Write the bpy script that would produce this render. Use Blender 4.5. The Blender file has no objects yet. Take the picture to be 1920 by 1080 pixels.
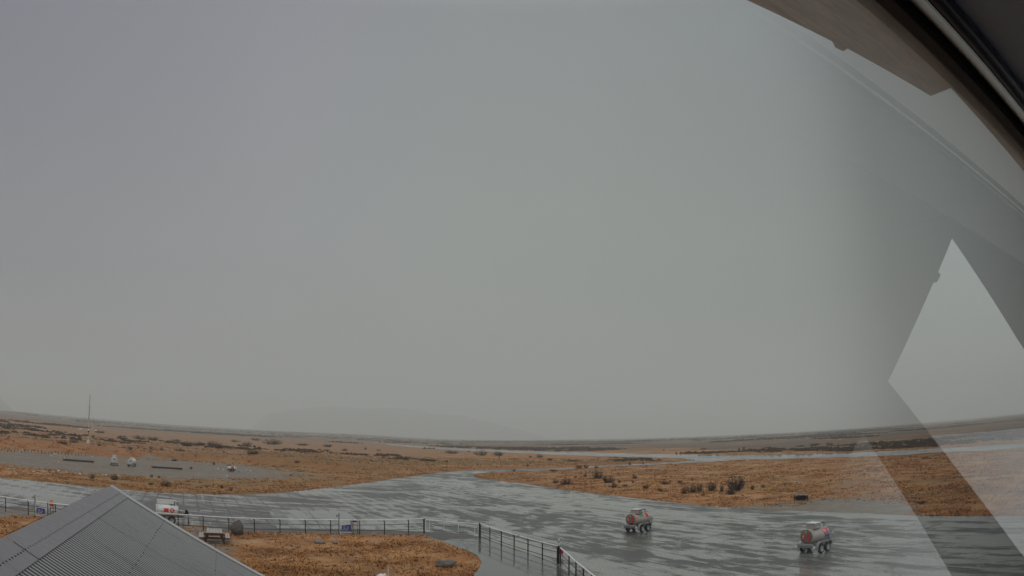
import bpy, math, random
import numpy as np
from mathutils import Vector
from mathutils.geometry import tessellate_polygon
random.seed(7); rng = np.random.default_rng(7)
R = math.radians
scene = bpy.context.scene
C = scene.collection

# ---------------------------------------------------------------- camera
FPX = 1343.0          # focal length in pixels of a 1920 wide frame
PITCH = R(12.05)
H = 7.5               # the webcam looks out of an upper floor window
cd = bpy.data.cameras.new('camera')
cam = bpy.data.objects.new('camera', cd); C.objects.link(cam)
scene.camera = cam
cam.location = (0, 0, H)
cam.rotation_euler = (R(90) + PITCH, 0, 0)
cd.type = 'PANO'
cd.sensor_fit = 'HORIZONTAL'
cd.sensor_width = 36.0; cd.sensor_height = 20.25
cd.clip_start = 0.01; cd.clip_end = 40000
lens_set = False
for holder in (cd, getattr(cd, 'cycles', None)):
    if holder is None or lens_set: continue
    try:
        holder.panorama_type = 'FISHEYE_LENS_POLYNOMIAL'
        holder.fisheye_fov = R(170)
        holder.fisheye_polynomial_k0 = 0.0
        holder.fisheye_polynomial_k1 = -(1920.0 / 36.0) / FPX
        holder.fisheye_polynomial_k2 = 0.0
        holder.fisheye_polynomial_k3 = 0.0
        holder.fisheye_polynomial_k4 = 0.0
        lens_set = True
    except Exception as e:
        print('lens', e)

# ---------------------------------------------------------------- world, sun, exposure
world = bpy.data.worlds.new('World'); scene.world = world; world.use_nodes = True
wn = world.node_tree; wn.nodes.clear()
def wnode(t, **k):
    n = wn.nodes.new(t)
    for a, b in k.items(): setattr(n, a, b)
    return n
wo = wnode('ShaderNodeOutputWorld'); bg = wnode('ShaderNodeBackground')
tc = wnode('ShaderNodeTexCoord'); sep = wnode('ShaderNodeSeparateXYZ')
ramp = wnode('ShaderNodeValToRGB')
cr = ramp.color_ramp
cr.elements[0].position = 0.0; cr.elements[0].color = (0.292, 0.305, 0.28, 1)
cr.elements[1].position = 1.0; cr.elements[1].color = (1.0, 1.03, 1.03, 1)
for p, c in ((0.10, (0.292, 0.308, 0.288)), (0.26, (0.284, 0.315, 0.304)), (0.56, (0.255, 0.275, 0.288)), (0.68, (0.42, 0.44, 0.44)), (0.85, (0.9, 0.93, 0.93))):
    e = cr.elements.new(p); e.color = (*c, 1)
wn.links.new(tc.outputs['Generated'], sep.inputs[0])
wn.links.new(sep.outputs['Z'], ramp.inputs[0])
# slow sideways change of the cloud: mauve to the left, dimmer to the right
side = wnode('ShaderNodeValToRGB'); sr = side.color_ramp
sr.elements[0].position = 0.0; sr.elements[0].color = (0.74, 0.70, 0.84, 1)
sr.elements[1].position = 1.0; sr.elements[1].color = (2.4, 2.55, 2.6, 1)  # added bright sky outside the view, to feed the pane's reflections
for p, c in ((0.18, (0.76, 0.72, 0.86)), (0.34, (0.98, 0.93, 1.03)), (0.47, (1, 1, 1)), (0.55, (0.985, 0.99, 0.985)), (0.61, (0.92, 0.94, 0.93)), (0.67, (0.83, 0.86, 0.85)), (0.74, (0.77, 0.80, 0.80)), (0.83, (0.80, 0.84, 0.86)), (0.92, (0.85, 0.86, 0.9))):
    e = sr.elements.new(p); e.color = (*c, 1)
mp = wnode('ShaderNodeMapRange'); mp.inputs[1].default_value = -1; mp.inputs[2].default_value = 1
wn.links.new(sep.outputs['X'], mp.inputs[0]); wn.links.new(mp.outputs[0], side.inputs[0])
nz = wnode('ShaderNodeTexNoise'); nz.inputs['Scale'].default_value = 2.2; nz.inputs['Detail'].default_value = 3
mr = wnode('ShaderNodeMapRange'); mr.inputs[3].default_value = 0.94; mr.inputs[4].default_value = 1.06
wn.links.new(tc.outputs['Generated'], nz.inputs['Vector']); wn.links.new(nz.outputs[0], mr.inputs[0])
m1 = wnode('ShaderNodeMix', data_type='RGBA', blend_type='MULTIPLY'); m1.inputs[0].default_value = 1
wn.links.new(ramp.outputs[0], m1.inputs[6]); wn.links.new(side.outputs[0], m1.inputs[7])
m2 = wnode('ShaderNodeMix', data_type='RGBA', blend_type='MULTIPLY'); m2.inputs[0].default_value = 1
wn.links.new(m1.outputs[2], m2.inputs[6]); wn.links.new(mr.outputs[0], m2.inputs[7])
wn.links.new(m2.outputs[2], bg.inputs[0]); bg.inputs[1].default_value = 1.5
wn.links.new(bg.outputs[0], wo.inputs[0])

sl = bpy.data.lights.new('sun', 'SUN'); sl.energy = 0.5; sl.angle = R(60); sl.color = (1, 0.985, 0.965)
sun = bpy.data.objects.new('sun', sl); C.objects.link(sun)
sun.rotation_euler = (R(25), R(10), 0)
scene.view_settings.view_transform = 'Standard'
scene.view_settings.look = 'None'
scene.view_settings.exposure = -0.585
scene.view_settings.gamma = 1.0
scene.cycles.volume_bounces = 4
scene.cycles.max_bounces = 10
scene.cycles.transparent_max_bounces = 12

# ---------------------------------------------------------------- sight lines of the photograph
def ray(x, y):
    dx, dy = x - 960.0, 540.0 - y
    r = math.hypot(dx, dy); k = math.sin(r / FPX) / r if r else 1 / FPX
    X, Y, Z = dx * k, math.cos(r / FPX), dy * k
    return (X, Y * math.cos(PITCH) - Z * math.sin(PITCH), Y * math.sin(PITCH) + Z * math.cos(PITCH))
def g(x, y, z=0.0):
    d = ray(x, y); s = (z - H) / d[2]
    return (d[0] * s, d[1] * s)

# ---------------------------------------------------------------- helpers
def tag(o, label=None, cat=None, group=None, kind=None):
    if label: o['label'] = label
    if cat: o['category'] = cat
    if group: o['group'] = group
    if kind: o['kind'] = kind
    return o
def thing(name, label, cat, loc=(0, 0, 0), rz=0.0, group=None):
    o = bpy.data.objects.new(name, None); C.objects.link(o)
    o.empty_display_size = 0.2
    o.location = loc; o.rotation_euler = (0, 0, rz)
    return tag(o, label, cat, group)
class MB:
    def __init__(s): s.v = []; s.f = []; s.m = []
    def add(s, vs, fs, m=0):
        b = len(s.v); s.v += [tuple(v) for v in vs]; s.f += [tuple(i + b for i in f) for f in fs]; s.m += [m] * len(fs); return s
    def box(s, c, d, m=0, rz=0.0, ry=0.0, bev=0.0):
        hx, hy, hz = d[0] / 2, d[1] / 2, d[2] / 2
        vs = []
        if bev > 0:
            b = min(bev, hx * .9, hy * .9, hz * .9)
            ring = [(hx - b, -hy), (hx, -hy + b), (hx, hy - b), (hx - b, hy), (-hx + b, hy), (-hx, hy - b), (-hx, -hy + b), (-hx + b, -hy)]
            sc = lambda q, k: (math.copysign(max(abs(q[0]) - k, 0), q[0]), math.copysign(max(abs(q[1]) - k, 0), q[1]))
            for zz, k in ((-hz, b), (-hz + b, 0), (hz - b, 0), (hz, b)):
                vs += [(*sc(q, k), zz) for q in ring]
            fs = [tuple(range(7, -1, -1)), tuple(range(24, 32))]
            for l in range(3):
                for i in range(8): fs.append((l * 8 + i, l * 8 + (i + 1) % 8, l * 8 + 8 + (i + 1) % 8, l * 8 + 8 + i))
        else:
            vs = [(x, y, z) for z in (-hz, hz) for x, y in ((-hx, -hy), (hx, -hy), (hx, hy), (-hx, hy))]
            fs = [(3, 2, 1, 0), (4, 5, 6, 7), (0, 1, 5, 4), (1, 2, 6, 5), (2, 3, 7, 6), (3, 0, 4, 7)]
        out = []
        for x, y, z in vs:
            x, z = x * math.cos(ry) + z * math.sin(ry), -x * math.sin(ry) + z * math.cos(ry)
            x, y = x * math.cos(rz) - y * math.sin(rz), x * math.sin(rz) + y * math.cos(rz)
            out.append((x + c[0], y + c[1], z + c[2]))
        return s.add(out, fs, m)
    def cyl(s, a, b, r, r2=None, n=12, m=0, caps=True):
        a = Vector(a); b = Vector(b); r2 = r if r2 is None else r2
        w = (b - a).normalized(); u = w.orthogonal().normalized(); v = w.cross(u)
        vs = []
        for p, q in ((a, r), (b, r2)):
            vs += [p + u * math.cos(2 * math.pi * i / n) * q + v * math.sin(2 * math.pi * i / n) * q for i in range(n)]
        fs = [(i, (i + 1) % n, n + (i + 1) % n, n + i) for i in range(n)]
        if caps: fs += [tuple(range(n - 1, -1, -1)), tuple(range(n, 2 * n))]
        return s.add(vs, fs, m)
    def path(s, pts, r, n=8, m=0):
        for a, b in zip(pts[:-1], pts[1:]): s.cyl(a, b, r, n=n, m=m)
        return s
    def rev(s, prof, axis='x', o=(0, 0, 0), n=32, m=0):
        vs = []; k = len(prof)
        for i in range(n):
            t = 2 * math.pi * i / n
            for a, r in prof:
                p = {'x': (a, r * math.cos(t), r * math.sin(t)), 'y': (r * math.sin(t), a, r * math.cos(t)), 'z': (r * math.cos(t), r * math.sin(t), a)}[axis]
                vs.append((p[0] + o[0], p[1] + o[1], p[2] + o[2]))
        fs = []
        for i in range(n):
            j = (i + 1) % n
            for q in range(k - 1): fs.append((i * k + q, i * k + q + 1, j * k + q + 1, j * k + q))
        return s.add(vs, fs, m)
    def prism(s, poly, z0, z1, m=0):
        n = len(poly)
        vs = [(x, y, z0) for x, y in poly] + [(x, y, z1) for x, y in poly]
        return s.add(vs, [tuple(range(n - 1, -1, -1)), tuple(range(n, 2 * n))] + [(i, (i + 1) % n, n + (i + 1) % n, n + i) for i in range(n)], m)
    def build(s, name, mats, parent=None, smooth=False, mod=None):
        me = bpy.data.meshes.new(name); me.from_pydata(s.v, [], s.f)
        for mt in (mats if isinstance(mats, (list, tuple)) else [mats]): me.materials.append(mt)
        me.polygons.foreach_set('material_index', s.m)
        if smooth: me.polygons.foreach_set('use_smooth', [True] * len(s.f))
        me.update()
        if smooth:
            try: me.set_sharp_from_angle(angle=R(40))
            except Exception: pass
        o = bpy.data.objects.new(name, me); C.objects.link(o)
        if parent: o.parent = parent
        return o
def copy_tree(o, parent=None):
    c = o.copy(); C.objects.link(c)
    if parent: c.parent = parent
    for ch in list(o.children): copy_tree(ch, c)
    return c

# ---------------------------------------------------------------- materials
def mat(name, col, rough=0.6, metal=0.0, var=0.0, scale=5.0, bump=0.0, spec=0.5, dirt=None, dscale=2.0):
    m = bpy.data.materials.new(name); m.use_nodes = True; nt = m.node_tree; b = nt.nodes['Principled BSDF']
    b.inputs['Roughness'].default_value = rough; b.inputs['Metallic'].default_value = metal
    b.inputs['Specular IOR Level'].default_value = spec
    b.inputs['Base Color'].default_value = (*col, 1)
    if var or bump or dirt:
        t = nt.nodes.new('ShaderNodeTexCoord')
        n = nt.nodes.new('ShaderNodeTexNoise'); n.inputs['Scale'].default_value = scale; n.inputs['Detail'].default_value = 6
        nt.links.new(t.outputs['Object'], n.inputs['Vector'])
        if var:
            x = nt.nodes.new('ShaderNodeMix'); x.data_type = 'RGBA'
            x.inputs[6].default_value = (*[c * (1 - var) for c in col], 1); x.inputs[7].default_value = (*[min(c * (1 + var), 1) for c in col], 1)
            nt.links.new(n.outputs[0], x.inputs[0]); last = x.outputs[2]
            if dirt:
                n2 = nt.nodes.new('ShaderNodeTexNoise'); n2.inputs['Scale'].default_value = dscale; n2.inputs['Detail'].default_value = 8; n2.inputs['Roughness'].default_value = .7
                nt.links.new(t.outputs['Object'], n2.inputs['Vector'])
                r = nt.nodes.new('ShaderNodeMapRange'); r.inputs[1].default_value = .5; r.inputs[2].default_value = .68; nt.links.new(n2.outputs[0], r.inputs[0])
                y = nt.nodes.new('ShaderNodeMix'); y.data_type = 'RGBA'; y.inputs[7].default_value = (*dirt, 1)
                nt.links.new(r.outputs[0], y.inputs[0]); nt.links.new(last, y.inputs[6]); last = y.outputs[2]
            nt.links.new(last, b.inputs['Base Color'])
        if bump:
            bp = nt.nodes.new('ShaderNodeBump'); bp.inputs['Strength'].default_value = bump; bp.inputs['Distance'].default_value = 0.02
            nt.links.new(n.outputs[0], bp.inputs['Height']); nt.links.new(bp.outputs[0], b.inputs['Normal'])
    return m
class NT:
    """small node writer"""
    def __init__(s, name):
        s.m = bpy.data.materials.new(name); s.m.use_nodes = True; s.t = s.m.node_tree; s.b = s.t.nodes['Principled BSDF']
        s.co = s.t.nodes.new('ShaderNodeTexCoord').outputs['Object']
    def n(s, t, ins=None, **k):
        x = s.t.nodes.new(t)
        for a, v in k.items(): setattr(x, a, v)
        for a, v in (ins or {}).items():
            if hasattr(v, 'is_output'): s.t.links.new(v, x.inputs[a])
            else: x.inputs[a].default_value = v
        return x
    def noise(s, scale, detail=5, rough=.55, vec=None, dist=0.0):
        return s.n('ShaderNodeTexNoise', {'Vector': vec or s.co, 'Scale': scale, 'Detail': detail, 'Roughness': rough, 'Distortion': dist}).outputs[0]
    def maps(s, az, sx, sy, loc=(0, 0, 0)):
        # texture space whose y runs along compass azimuth az
        a = s.n('ShaderNodeMapping', {'Vector': s.co, 'Rotation': (0, 0, az)})
        return s.n('ShaderNodeMapping', {'Vector': a.outputs[0], 'Scale': (sx, sy, 1), 'Location': loc}).outputs[0]
    def rng(s, v, a, b, c=0.0, d=1.0, smooth=True):
        return s.n('ShaderNodeMapRange', {0: v, 1: a, 2: b, 3: c, 4: d}, interpolation_type='SMOOTHSTEP' if smooth else 'LINEAR').outputs[0]
    def mix(s, f, a, b, blend='MIX'):
        a = (*a, 1) if isinstance(a, tuple) and len(a) == 3 else a
        b = (*b, 1) if isinstance(b, tuple) and len(b) == 3 else b
        return s.n('ShaderNodeMix', {0: f, 6: a, 7: b}, data_type='RGBA', blend_type=blend).outputs[2]
    def math(s, op, a, b=0.0):
        return s.n('ShaderNodeMath', {0: a, 1: b}, operation=op).outputs[0]
    def attr(s, name):
        return s.n('ShaderNodeAttribute', attribute_name=name).outputs['Fac']
    def out(s, col=None, rough=None, h=None, dist=.03, strength=1.0, **k):
        if col is not None:
            if hasattr(col, 'is_output'): s.t.links.new(col, s.b.inputs['Base Color'])
            else: s.b.inputs['Base Color'].default_value = (*col, 1)
        if rough is not None:
            if hasattr(rough, 'is_output'): s.t.links.new(rough, s.b.inputs['Roughness'])
            else: s.b.inputs['Roughness'].default_value = rough
        if h is not None:
            bp = s.n('ShaderNodeBump', {'Height': h, 'Strength': strength, 'Distance': dist})
            s.t.links.new(bp.outputs[0], s.b.inputs['Normal'])
        for a, v in k.items(): s.b.inputs[a.replace('_', ' ')].default_value = v
        return s.m

LANE = R(154)   # the lanes of the apron run this way
def wet_asphalt(name, dark=(.050, .048, .041), light=(.29, .29, .255), az=LANE, cover=.5, joints=False, stretch=1.0):
    s = NT(name)
    v1 = s.maps(az, .19, .060 * stretch); v2 = s.maps(az, .8, .36 * stretch); v3 = s.maps(az, .06, .035)
    n1 = s.noise(1.0, 7, .66, v1, 1.2); n2 = s.noise(1.0, 6, .6, v2); n3 = s.noise(1.0, 4, .5, v3); n4 = s.noise(6.0, 6, .65)
    if name == 'wet_asphalt':   # the taxiway to the left was laid in another direction
        u1 = s.maps(R(92), .24, .05, (31, 7, 0)); u2 = s.maps(R(92), 1.0, .22, (11, 5, 0))
        gx = s.n('ShaderNodeSeparateXYZ', {0: s.co}).outputs[0]; f_ = s.rng(gx, -8.0, -22.0)
        n1 = s.n('ShaderNodeMix', {0: f_, 2: n1, 3: s.noise(1.0, 7, .66, u1, 1.0)}, data_type='FLOAT').outputs[0]
        n2 = s.n('ShaderNodeMix', {0: f_, 2: n2, 3: s.noise(1.0, 6, .6, u2)}, data_type='FLOAT').outputs[0]
    a = s.math('MULTIPLY', n1, .40); a = s.math('MULTIPLY_ADD', n2, .3) if False else s.math('ADD', a, s.math('MULTIPLY', n2, .32))
    a = s.math('ADD', a, s.math('MULTIPLY', n3, .18)); a = s.math('ADD', a, s.math('MULTIPLY', n4, .10))
    seam = s.n('ShaderNodeTexWave', {'Vector': s.maps(az, .22, .0), 'Scale': 1.0, 'Distortion': .35, 'Detail': 2.0}, wave_type='BANDS', bands_direction='X').outputs['Fac']
    a = s.math('ADD', a, s.math('MULTIPLY', s.rng(seam, .93, 1.0), s.rng(n3, .42, .6, 0, .075)))
    a = s.math('SUBTRACT', a, s.math('MULTIPLY', s.rng(seam, .09, .0), s.rng(n2, .4, .6, 0, .05)))
    w = s.rng(a, cover - .036, cover + .034)          # 1 = standing water, 0 = damp stones
    col = s.mix(w, dark, light)
    col = s.mix(s.rng(n4, .3, .7), col, s.mix(.35, col, (.02, .02, .02)))
    rough = s.rng(w, 0, 1, .40, .07, False)
    h = s.math('MULTIPLY', s.noise(30, 4, .7), s.math('SUBTRACT', 1.05, w))
    m = s.out(col, rough, h, .012, .6, Specular_IOR_Level=1.0)
    return m
M = {}
M['asphalt'] = wet_asphalt('wet_asphalt')
M['path'] = wet_asphalt('wet_path', dark=(.05, .052, .048), light=(.13, .14, .13), cover=.47)
M['runway'] = wet_asphalt('wet_runway', dark=(.13, .135, .13), light=(.2, .21, .2), az=R(-21), cover=.47)
M['pad'] = wet_asphalt('wet_concrete', dark=(.16, .165, .155), light=(.22, .225, .21), cover=.46)
def paint():
    s = NT('worn_paint'); n = s.noise(9, 5, .7)
    return s.out(s.mix(s.rng(n, .38, .6), (.12, .12, .115), (.42, .41, .38)), .35)
M['paint'] = paint()
M['verge'] = mat('dark_wet_gravel', (.085, .078, .068), .5, 0, .5, 3, .5, dirt=(.13, .115, .09), dscale=1.0)
def red_paint():
    s = NT('worn_red_paint'); n = s.noise(9, 5, .7)
    return s.out(s.mix(s.rng(n, .38, .6), (.10, .08, .075), (.34, .2, .17)), .35)
M['redpaint'] = red_paint()

def ground_material():
    s = NT('tussock_ground')
    grv, olive, scrub, pale, damp = (s.attr(k) for k in ('gravel', 'olive', 'scrub', 'pale', 'red'))
    big = s.noise(.035, 5, .55); mid = s.noise(.22, 6, .6); fine = s.noise(1.6, 6, .65); tiny = s.noise(9, 4, .7)
    mid2 = s.noise(.38, 5, .6)
    col = s.mix(s.rng(mid, .40, .60), (.30, .12, .034), (.51, .255, .092))
    col = s.mix(s.math('MULTIPLY', s.rng(mid2, .50, .64), .7), col, (.55, .34, .19))
    col = s.mix(s.math('MULTIPLY', s.rng(mid2, .47, .36), .7), col, (.15, .07, .03))
    col = s.mix(s.math('MULTIPLY', s.rng(fine, .45, .72), .6), col, (.56, .33, .175))
    col = s.mix(s.math('MULTIPLY', s.rng(fine, .44, .25), .7), col, (.15, .072, .03))
    col = s.mix(s.rng(tiny, .55, .3), col, (.2, .1, .045))
    col = s.mix(s.math('MULTIPLY', s.rng(big, .46, .62), .6), col, (.27, .165, .07))
    col = s.mix(s.math('MULTIPLY', s.rng(s.noise(.07, 6, .65), .50, .62), .55), col, (.22, .125, .075))
    col = s.mix(s.math('MULTIPLY', s.rng(s.noise(.5, 5, .6), .55, .66), .5), col, (.17, .09, .045))
    col = s.mix(s.math('MULTIPLY', s.rng(s.noise(.13, 6, .6), .54, .66), .55), col, (.52, .33, .19))
    col = s.mix(s.math('MULTIPLY', damp, .6), col, (.33, .135, .05))
    col = s.mix(s.math('MULTIPLY', pale, s.rng(mid, .2, .8, .35, .95)), col, (.27, .175, .115))
    col = s.mix(s.math('MULTIPLY', olive, s.rng(mid, .3, .7, .4, 1)), col, (.155, .115, .038))
    sc = s.math('MULTIPLY', scrub, s.rng(s.noise(.018, 8, .66), .36, .52, .12, 1))
    col = s.mix(sc, col, s.mix(fine, (.07, .058, .044), (.17, .135, .10)))
    gm = s.rng(s.math('ADD', grv, s.math('ADD', s.math('MULTIPLY', s.math('SUBTRACT', fine, .5), 1.1), s.math('MULTIPLY', s.math('SUBTRACT', mid, .5), 2.4))), .40, .62)
    gc = s.mix(s.rng(s.noise(1.1, 6, .65), .3, .7), (.15, .135, .115), (.25, .235, .205))
    gc = s.mix(s.rng(s.noise(.28, 4, .6), .5, .7), gc, (.20, .155, .10))
    gc = s.mix(s.rng(tiny, .55, .7), gc, (.38, .37, .35)); gc = s.mix(s.rng(s.noise(.5, 6, .7), .52, .44), gc, (.21, .155, .10)); gc = s.mix(s.math('MULTIPLY', s.rng(s.noise(.09, 5, .6), .5, .62), .6), gc, (.21, .15, .085))
    col = s.mix(gm, col, gc)
    h = s.math('ADD', s.math('MULTIPLY', fine, .5), s.math('MULTIPLY', tiny, .16))
    return s.out(col, s.rng(gm, 0, 1, .95, .62, False), s.math('MULTIPLY', h, s.rng(gm, 0, 1, 1, .7, False)), .08, .35, Specular_IOR_Level=.25)
M['ground'] = ground_material()

# ---------------------------------------------------------------- outlines on the ground (traced, then laid out in metres)
def W(pts, z=0.0): return [g(x, y, z) for x, y in pts]
TAXI_N = [(-140, 882), (0, 896), (60, 901), (167, 912), (283, 922.5), (378, 926.5), (463, 927.5), (542, 922.5), (620, 914), (683, 906), (730, 899), (771, 894), (793, 889.5), (830, 886), (872, 882), (926, 880), (1052, 877.5), (1071, 876), (1137, 872), (1209, 869), (1262, 866.5), (1305, 862.5)]
ISLE = [(1383, 861.8), (1314, 867.5), (1251, 870), (1209, 872.5), (1130, 875.3), (1068, 879.5), (1020, 882.5), (916, 885.8), (895, 888), (886.5, 890.5), (891, 895), (926, 900.5), (989, 908), (1052, 917), (1115, 925.5), (1178, 932.5), (1240, 939.5), (1320, 948), (1399, 954), (1456, 957.5), (1534, 959.5), (1629, 962.5), (1723, 967.5), (1850, 967.5), (1925, 967), (2080, 965)]
AP_EAST = []
APRON_S = [(2080, 1300), (1500, 1300), (1113, 1118), (1094, 1105), (1067, 1078), (1047, 1059.5), (1000, 1040), (950, 1024), (905, 1007), (896, 1006), (850, 999), (795, 996.5), (720, 993.5), (620, 991), (540, 990), (450, 989), (400, 987), (330, 983), (250, 976), (130, 962), (60, 955), (0, 949), (-140, 935)]
AP = W(TAXI_N + ISLE) + [(300.0, 190.0), (420.0, 60.0), (300.0, -30.0), (20.0, -4.0)] + W(APRON_S)
# runway: straight in the world
ra, rb = g(1283, 855), (-335.0, 1210.0)
rdir = np.array([g(1840, 840.5)[0] - (-236.0), g(1840, 840.5)[1] - 1040.0]); rdir = rdir / np.linalg.norm(rdir)
RUN_UP = [(633, 825.6), (715, 831), (809, 838), (957, 844.5), (1115, 848.6), (1257, 852), (1383, 852.7), (1478, 851), (1597, 848.6), (1755, 841), (1920, 831), (2100, 817)]
RUN_LO = [(2100, 829), (1920, 842), (1755, 850), (1582, 857), (1440, 861), (1383, 861.8), (1305, 862.5), (1280, 859.6), (1209, 857.2), (1052, 852.9), (957, 848.8), (880, 845.6), (778, 838.7), (667, 828.6)]
RW = W(RUN_UP + RUN_LO)
PATH = W([(905, 1009), (950, 1026), (1000, 1042), (1042, 1059), (1062, 1079), (1088, 1107), (1105, 1140), (1300, 1500), (700, 1500), (860, 1095), (890, 1078), (900, 1064), (903, 1054), (894, 1041), (874, 1031), (850, 1023), (826, 1015), (845, 1011), (880, 1010)])
STRIP = W([(895, 1003), (950, 1020), (1000, 1037), (1047, 1054), (1070, 1078), (1095, 1104), (1115, 1140), (1098, 1145), (1080, 1107), (1056, 1080), (1036, 1060), (1000, 1046), (950, 1030), (900, 1013), (838, 1014), (800, 1003), (700, 1001), (600, 999), (480, 997), (400, 995), (395, 985), (540, 988), (720, 991.5), (850, 997)])
def resample(P, step, jit, closed=True):
    out = []
    n = len(P)
    for i in range(n if closed else n - 1):
        a = np.array(P[i]); b = np.array(P[(i + 1) % n]); L = np.linalg.norm(b - a); k = max(1, min(60, int(L / step)))
        nn = np.array([-(b - a)[1], (b - a)[0]]) / max(L, 1e-6)
        for j in range(k):
            q = a + (b - a) * j / k
            out.append(tuple(q + nn * rng.normal(0, jit) * (0 if False else 1)))
    return out
def inside(px, py, P):
    P = np.array(P); res = np.zeros(px.shape, bool); n = len(P); j = n - 1
    for i in range(n):
        xi, yi = P[i]; xj, yj = P[j]
        c = ((yi > py) != (yj > py)) & (px < (xj - xi) * (py - yi) / (yj - yi + 1e-12) + xi)
        res ^= c; j = i
    return res
def pdist(px, py, P, closed=True):
    P = np.array(P, float); n = len(P); best = np.full(px.shape, 1e9)
    for i in range(n if closed else n - 1):
        a = P[i]; b = P[(i + 1) % n]; ab = b - a; L2 = ab @ ab + 1e-9
        t = np.clip(((px - a[0]) * ab[0] + (py - a[1]) * ab[1]) / L2, 0, 1)
        best = np.minimum(best, np.hypot(px - a[0] - t * ab[0], py - a[1] - t * ab[1]))
    return best
def sdist(px, py, P):
    d = pdist(px, py, P); return np.where(inside(px, py, P), -d, d)
def ss(a, b, x):
    t = np.clip((x - a) / (b - a), 0, 1); return t * t * (3 - 2 * t)
_tab = rng.random((256, 256))
def vnoise(x, y):
    xi = np.floor(x).astype(int); yi = np.floor(y).astype(int); fx = x - xi; fy = y - yi
    fx = fx * fx * (3 - 2 * fx); fy = fy * fy * (3 - 2 * fy)
    t = lambda a, b: _tab[a & 255, b & 255]
    return (t(xi, yi) * (1 - fx) + t(xi + 1, yi) * fx) * (1 - fy) + (t(xi, yi + 1) * (1 - fx) + t(xi + 1, yi + 1) * fx) * fy
def fbm(x, y, o=4):
    s = 0; a = .5
    for i in range(o): s = s + a * vnoise(x * 2 ** i + 17 * i, y * 2 ** i - 9 * i); a *= .5
    return s
BANK_TOP = W([(-200, 808), (0, 820.5), (62, 825), (109, 834.5), (156, 835.6), (219, 843.5), (297, 847), (409, 853), (480, 856), (550, 860), (600, 863.5), (680, 868)], 1.6)
BANK_POLY = BANK_TOP + [(200, 3000), (-6000, 6000), (-6000, 0)]
def height(x, y, full=False):
    x = np.asarray(x, float); y = np.asarray(y, float)
    r = np.hypot(x, y); az = np.degrees(np.arctan2(x, y))
    dp = np.minimum(np.minimum(sdist(x, y, AP), sdist(x, y, RW)), np.minimum(sdist(x, y, PATH), sdist(x, y, STRIP)))
    free = ss(0.2, 5.0, dp)
    rel = (fbm(x / 9, y / 9) - .42) * .55 + (fbm(x / 45 + 5, y / 45) - .45) * 1.5 * ss(60, 200, r)
    near = ss(100, 55, r) * .75
    z = rel * free * (1 - near)
    # the old river terrace on the left
    db = sdist(x, y, BANK_POLY)
    fade = ss(60, -10, x) * ss(0, -14, az - 0) if False else ss(-6, -16, az)
    bank = ss(7.0, -1.0, db) * 1.5
    lip = np.exp(-((db + 1.5) / 3.0) ** 2) * .35
    z = z * (1 - .6 * ss(6, 0, np.abs(db))) + (bank + lip * (.6 + fbm(x / 14, y / 14))) * fade * free
    # dunes on the island
    z = z + free * 0.5 * np.exp(-((x - 62) / 60) ** 2 - ((y - 112) / 14) ** 2)
    far = ss(350, 2500, r) * r * np.tan(np.radians(.28)) * ss(-3, -14, az) * ss(-60, -38, az)
    z = z + far * free
    z = np.where(dp < 0.2, -.03, z)
    return z
def at(x, y, extra=0.0):
    z = 0.0
    for _ in range(6):
        p = g(x, y, z); z = float(height(np.array([p[0]]), np.array([p[1]]))[0])
        if z > 3: break
    return (p[0], p[1], z + extra)

# ---------------------------------------------------------------- the ground sheet
azs = np.concatenate([np.arange(-180, -50, 5.0), np.arange(-50, 50, .22), np.arange(50, 180, 5.0)])
rads = [3.0]
while rads[-1] < 14000: rads.append(rads[-1] * (1.02 if 25 < rads[-1] < 420 else 1.045))
rads = np.array(rads)
AZ, RD = np.meshgrid(np.radians(azs), rads)
GX = (RD * np.sin(AZ)).ravel(); GY = (RD * np.cos(AZ)).ravel()
GZ = height(GX, GY)
na, nr = len(azs), len(rads)
idx = np.arange(na * nr).reshape(nr, na)
q = np.stack([idx[:-1, :], idx[1:, :], np.roll(idx, -1, 1)[1:, :], np.roll(idx, -1, 1)[:-1, :]], -1).reshape(-1, 4)[:, ::-1]
verts = np.stack([GX, GY, GZ], -1)
cen = len(verts); verts = np.vstack([verts, [[0, 0, 0]]])
faces = q.tolist() + [(cen, int(idx[0, (i + 1) % na]), int(idx[0, i])) for i in range(na)]
me = bpy.data.meshes.new('ground'); me.from_pydata(verts.tolist(), [], faces); me.materials.append(M['ground'])
me.polygons.foreach_set('use_smooth', [True] * len(me.polygons))
YARD = W([(-200, 838), (0, 845), (60, 848), (120, 853), (200, 858), (300, 863), (420, 869), (500, 876), (560, 885), (580, 891), (560, 897), (500, 900), (420, 900), (330, 899), (250, 896), (189, 892), (94, 882), (0, 875), (-200, 862)])
PATCH = W([(1456, 944), (1531, 934), (1692, 937), (1725, 966), (1850, 975), (1500, 980), (1300, 955)])
VERGE = W([(-140, 930), (0, 946), (130, 960), (300, 985), (460, 990), (600, 992), (800, 997), (900, 1006), (1047, 1058), (1120, 1120), (1060, 1100), (880, 1030), (845, 1020), (820, 1014), (793, 1004), (700, 1003.5), (589, 1001.5), (472, 999), (436, 1001), (442, 1040), (460, 1068), (420, 1045), (330, 992), (130, 985), (75, 968), (40, 968), (0, 972), (-140, 965)])
def soft(P, w): return ss(w, -w, sdist(GX, GY, P))
rr = np.hypot(GX, GY); aa = np.degrees(np.arctan2(GX, GY))
grav = np.maximum.reduce([soft(YARD, 13.0) * .92, soft(PATCH, 2.0) * 1.25, soft(VERGE, 1.6) * .92])
grav = np.maximum(grav, ss(1.2, .3, sdist(GX, GY, RW)) * .9)
grav = np.maximum(grav, ss(1.0, 0.0, sdist(GX, GY, AP)) * .55 * ss(70, 90, rr))
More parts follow.
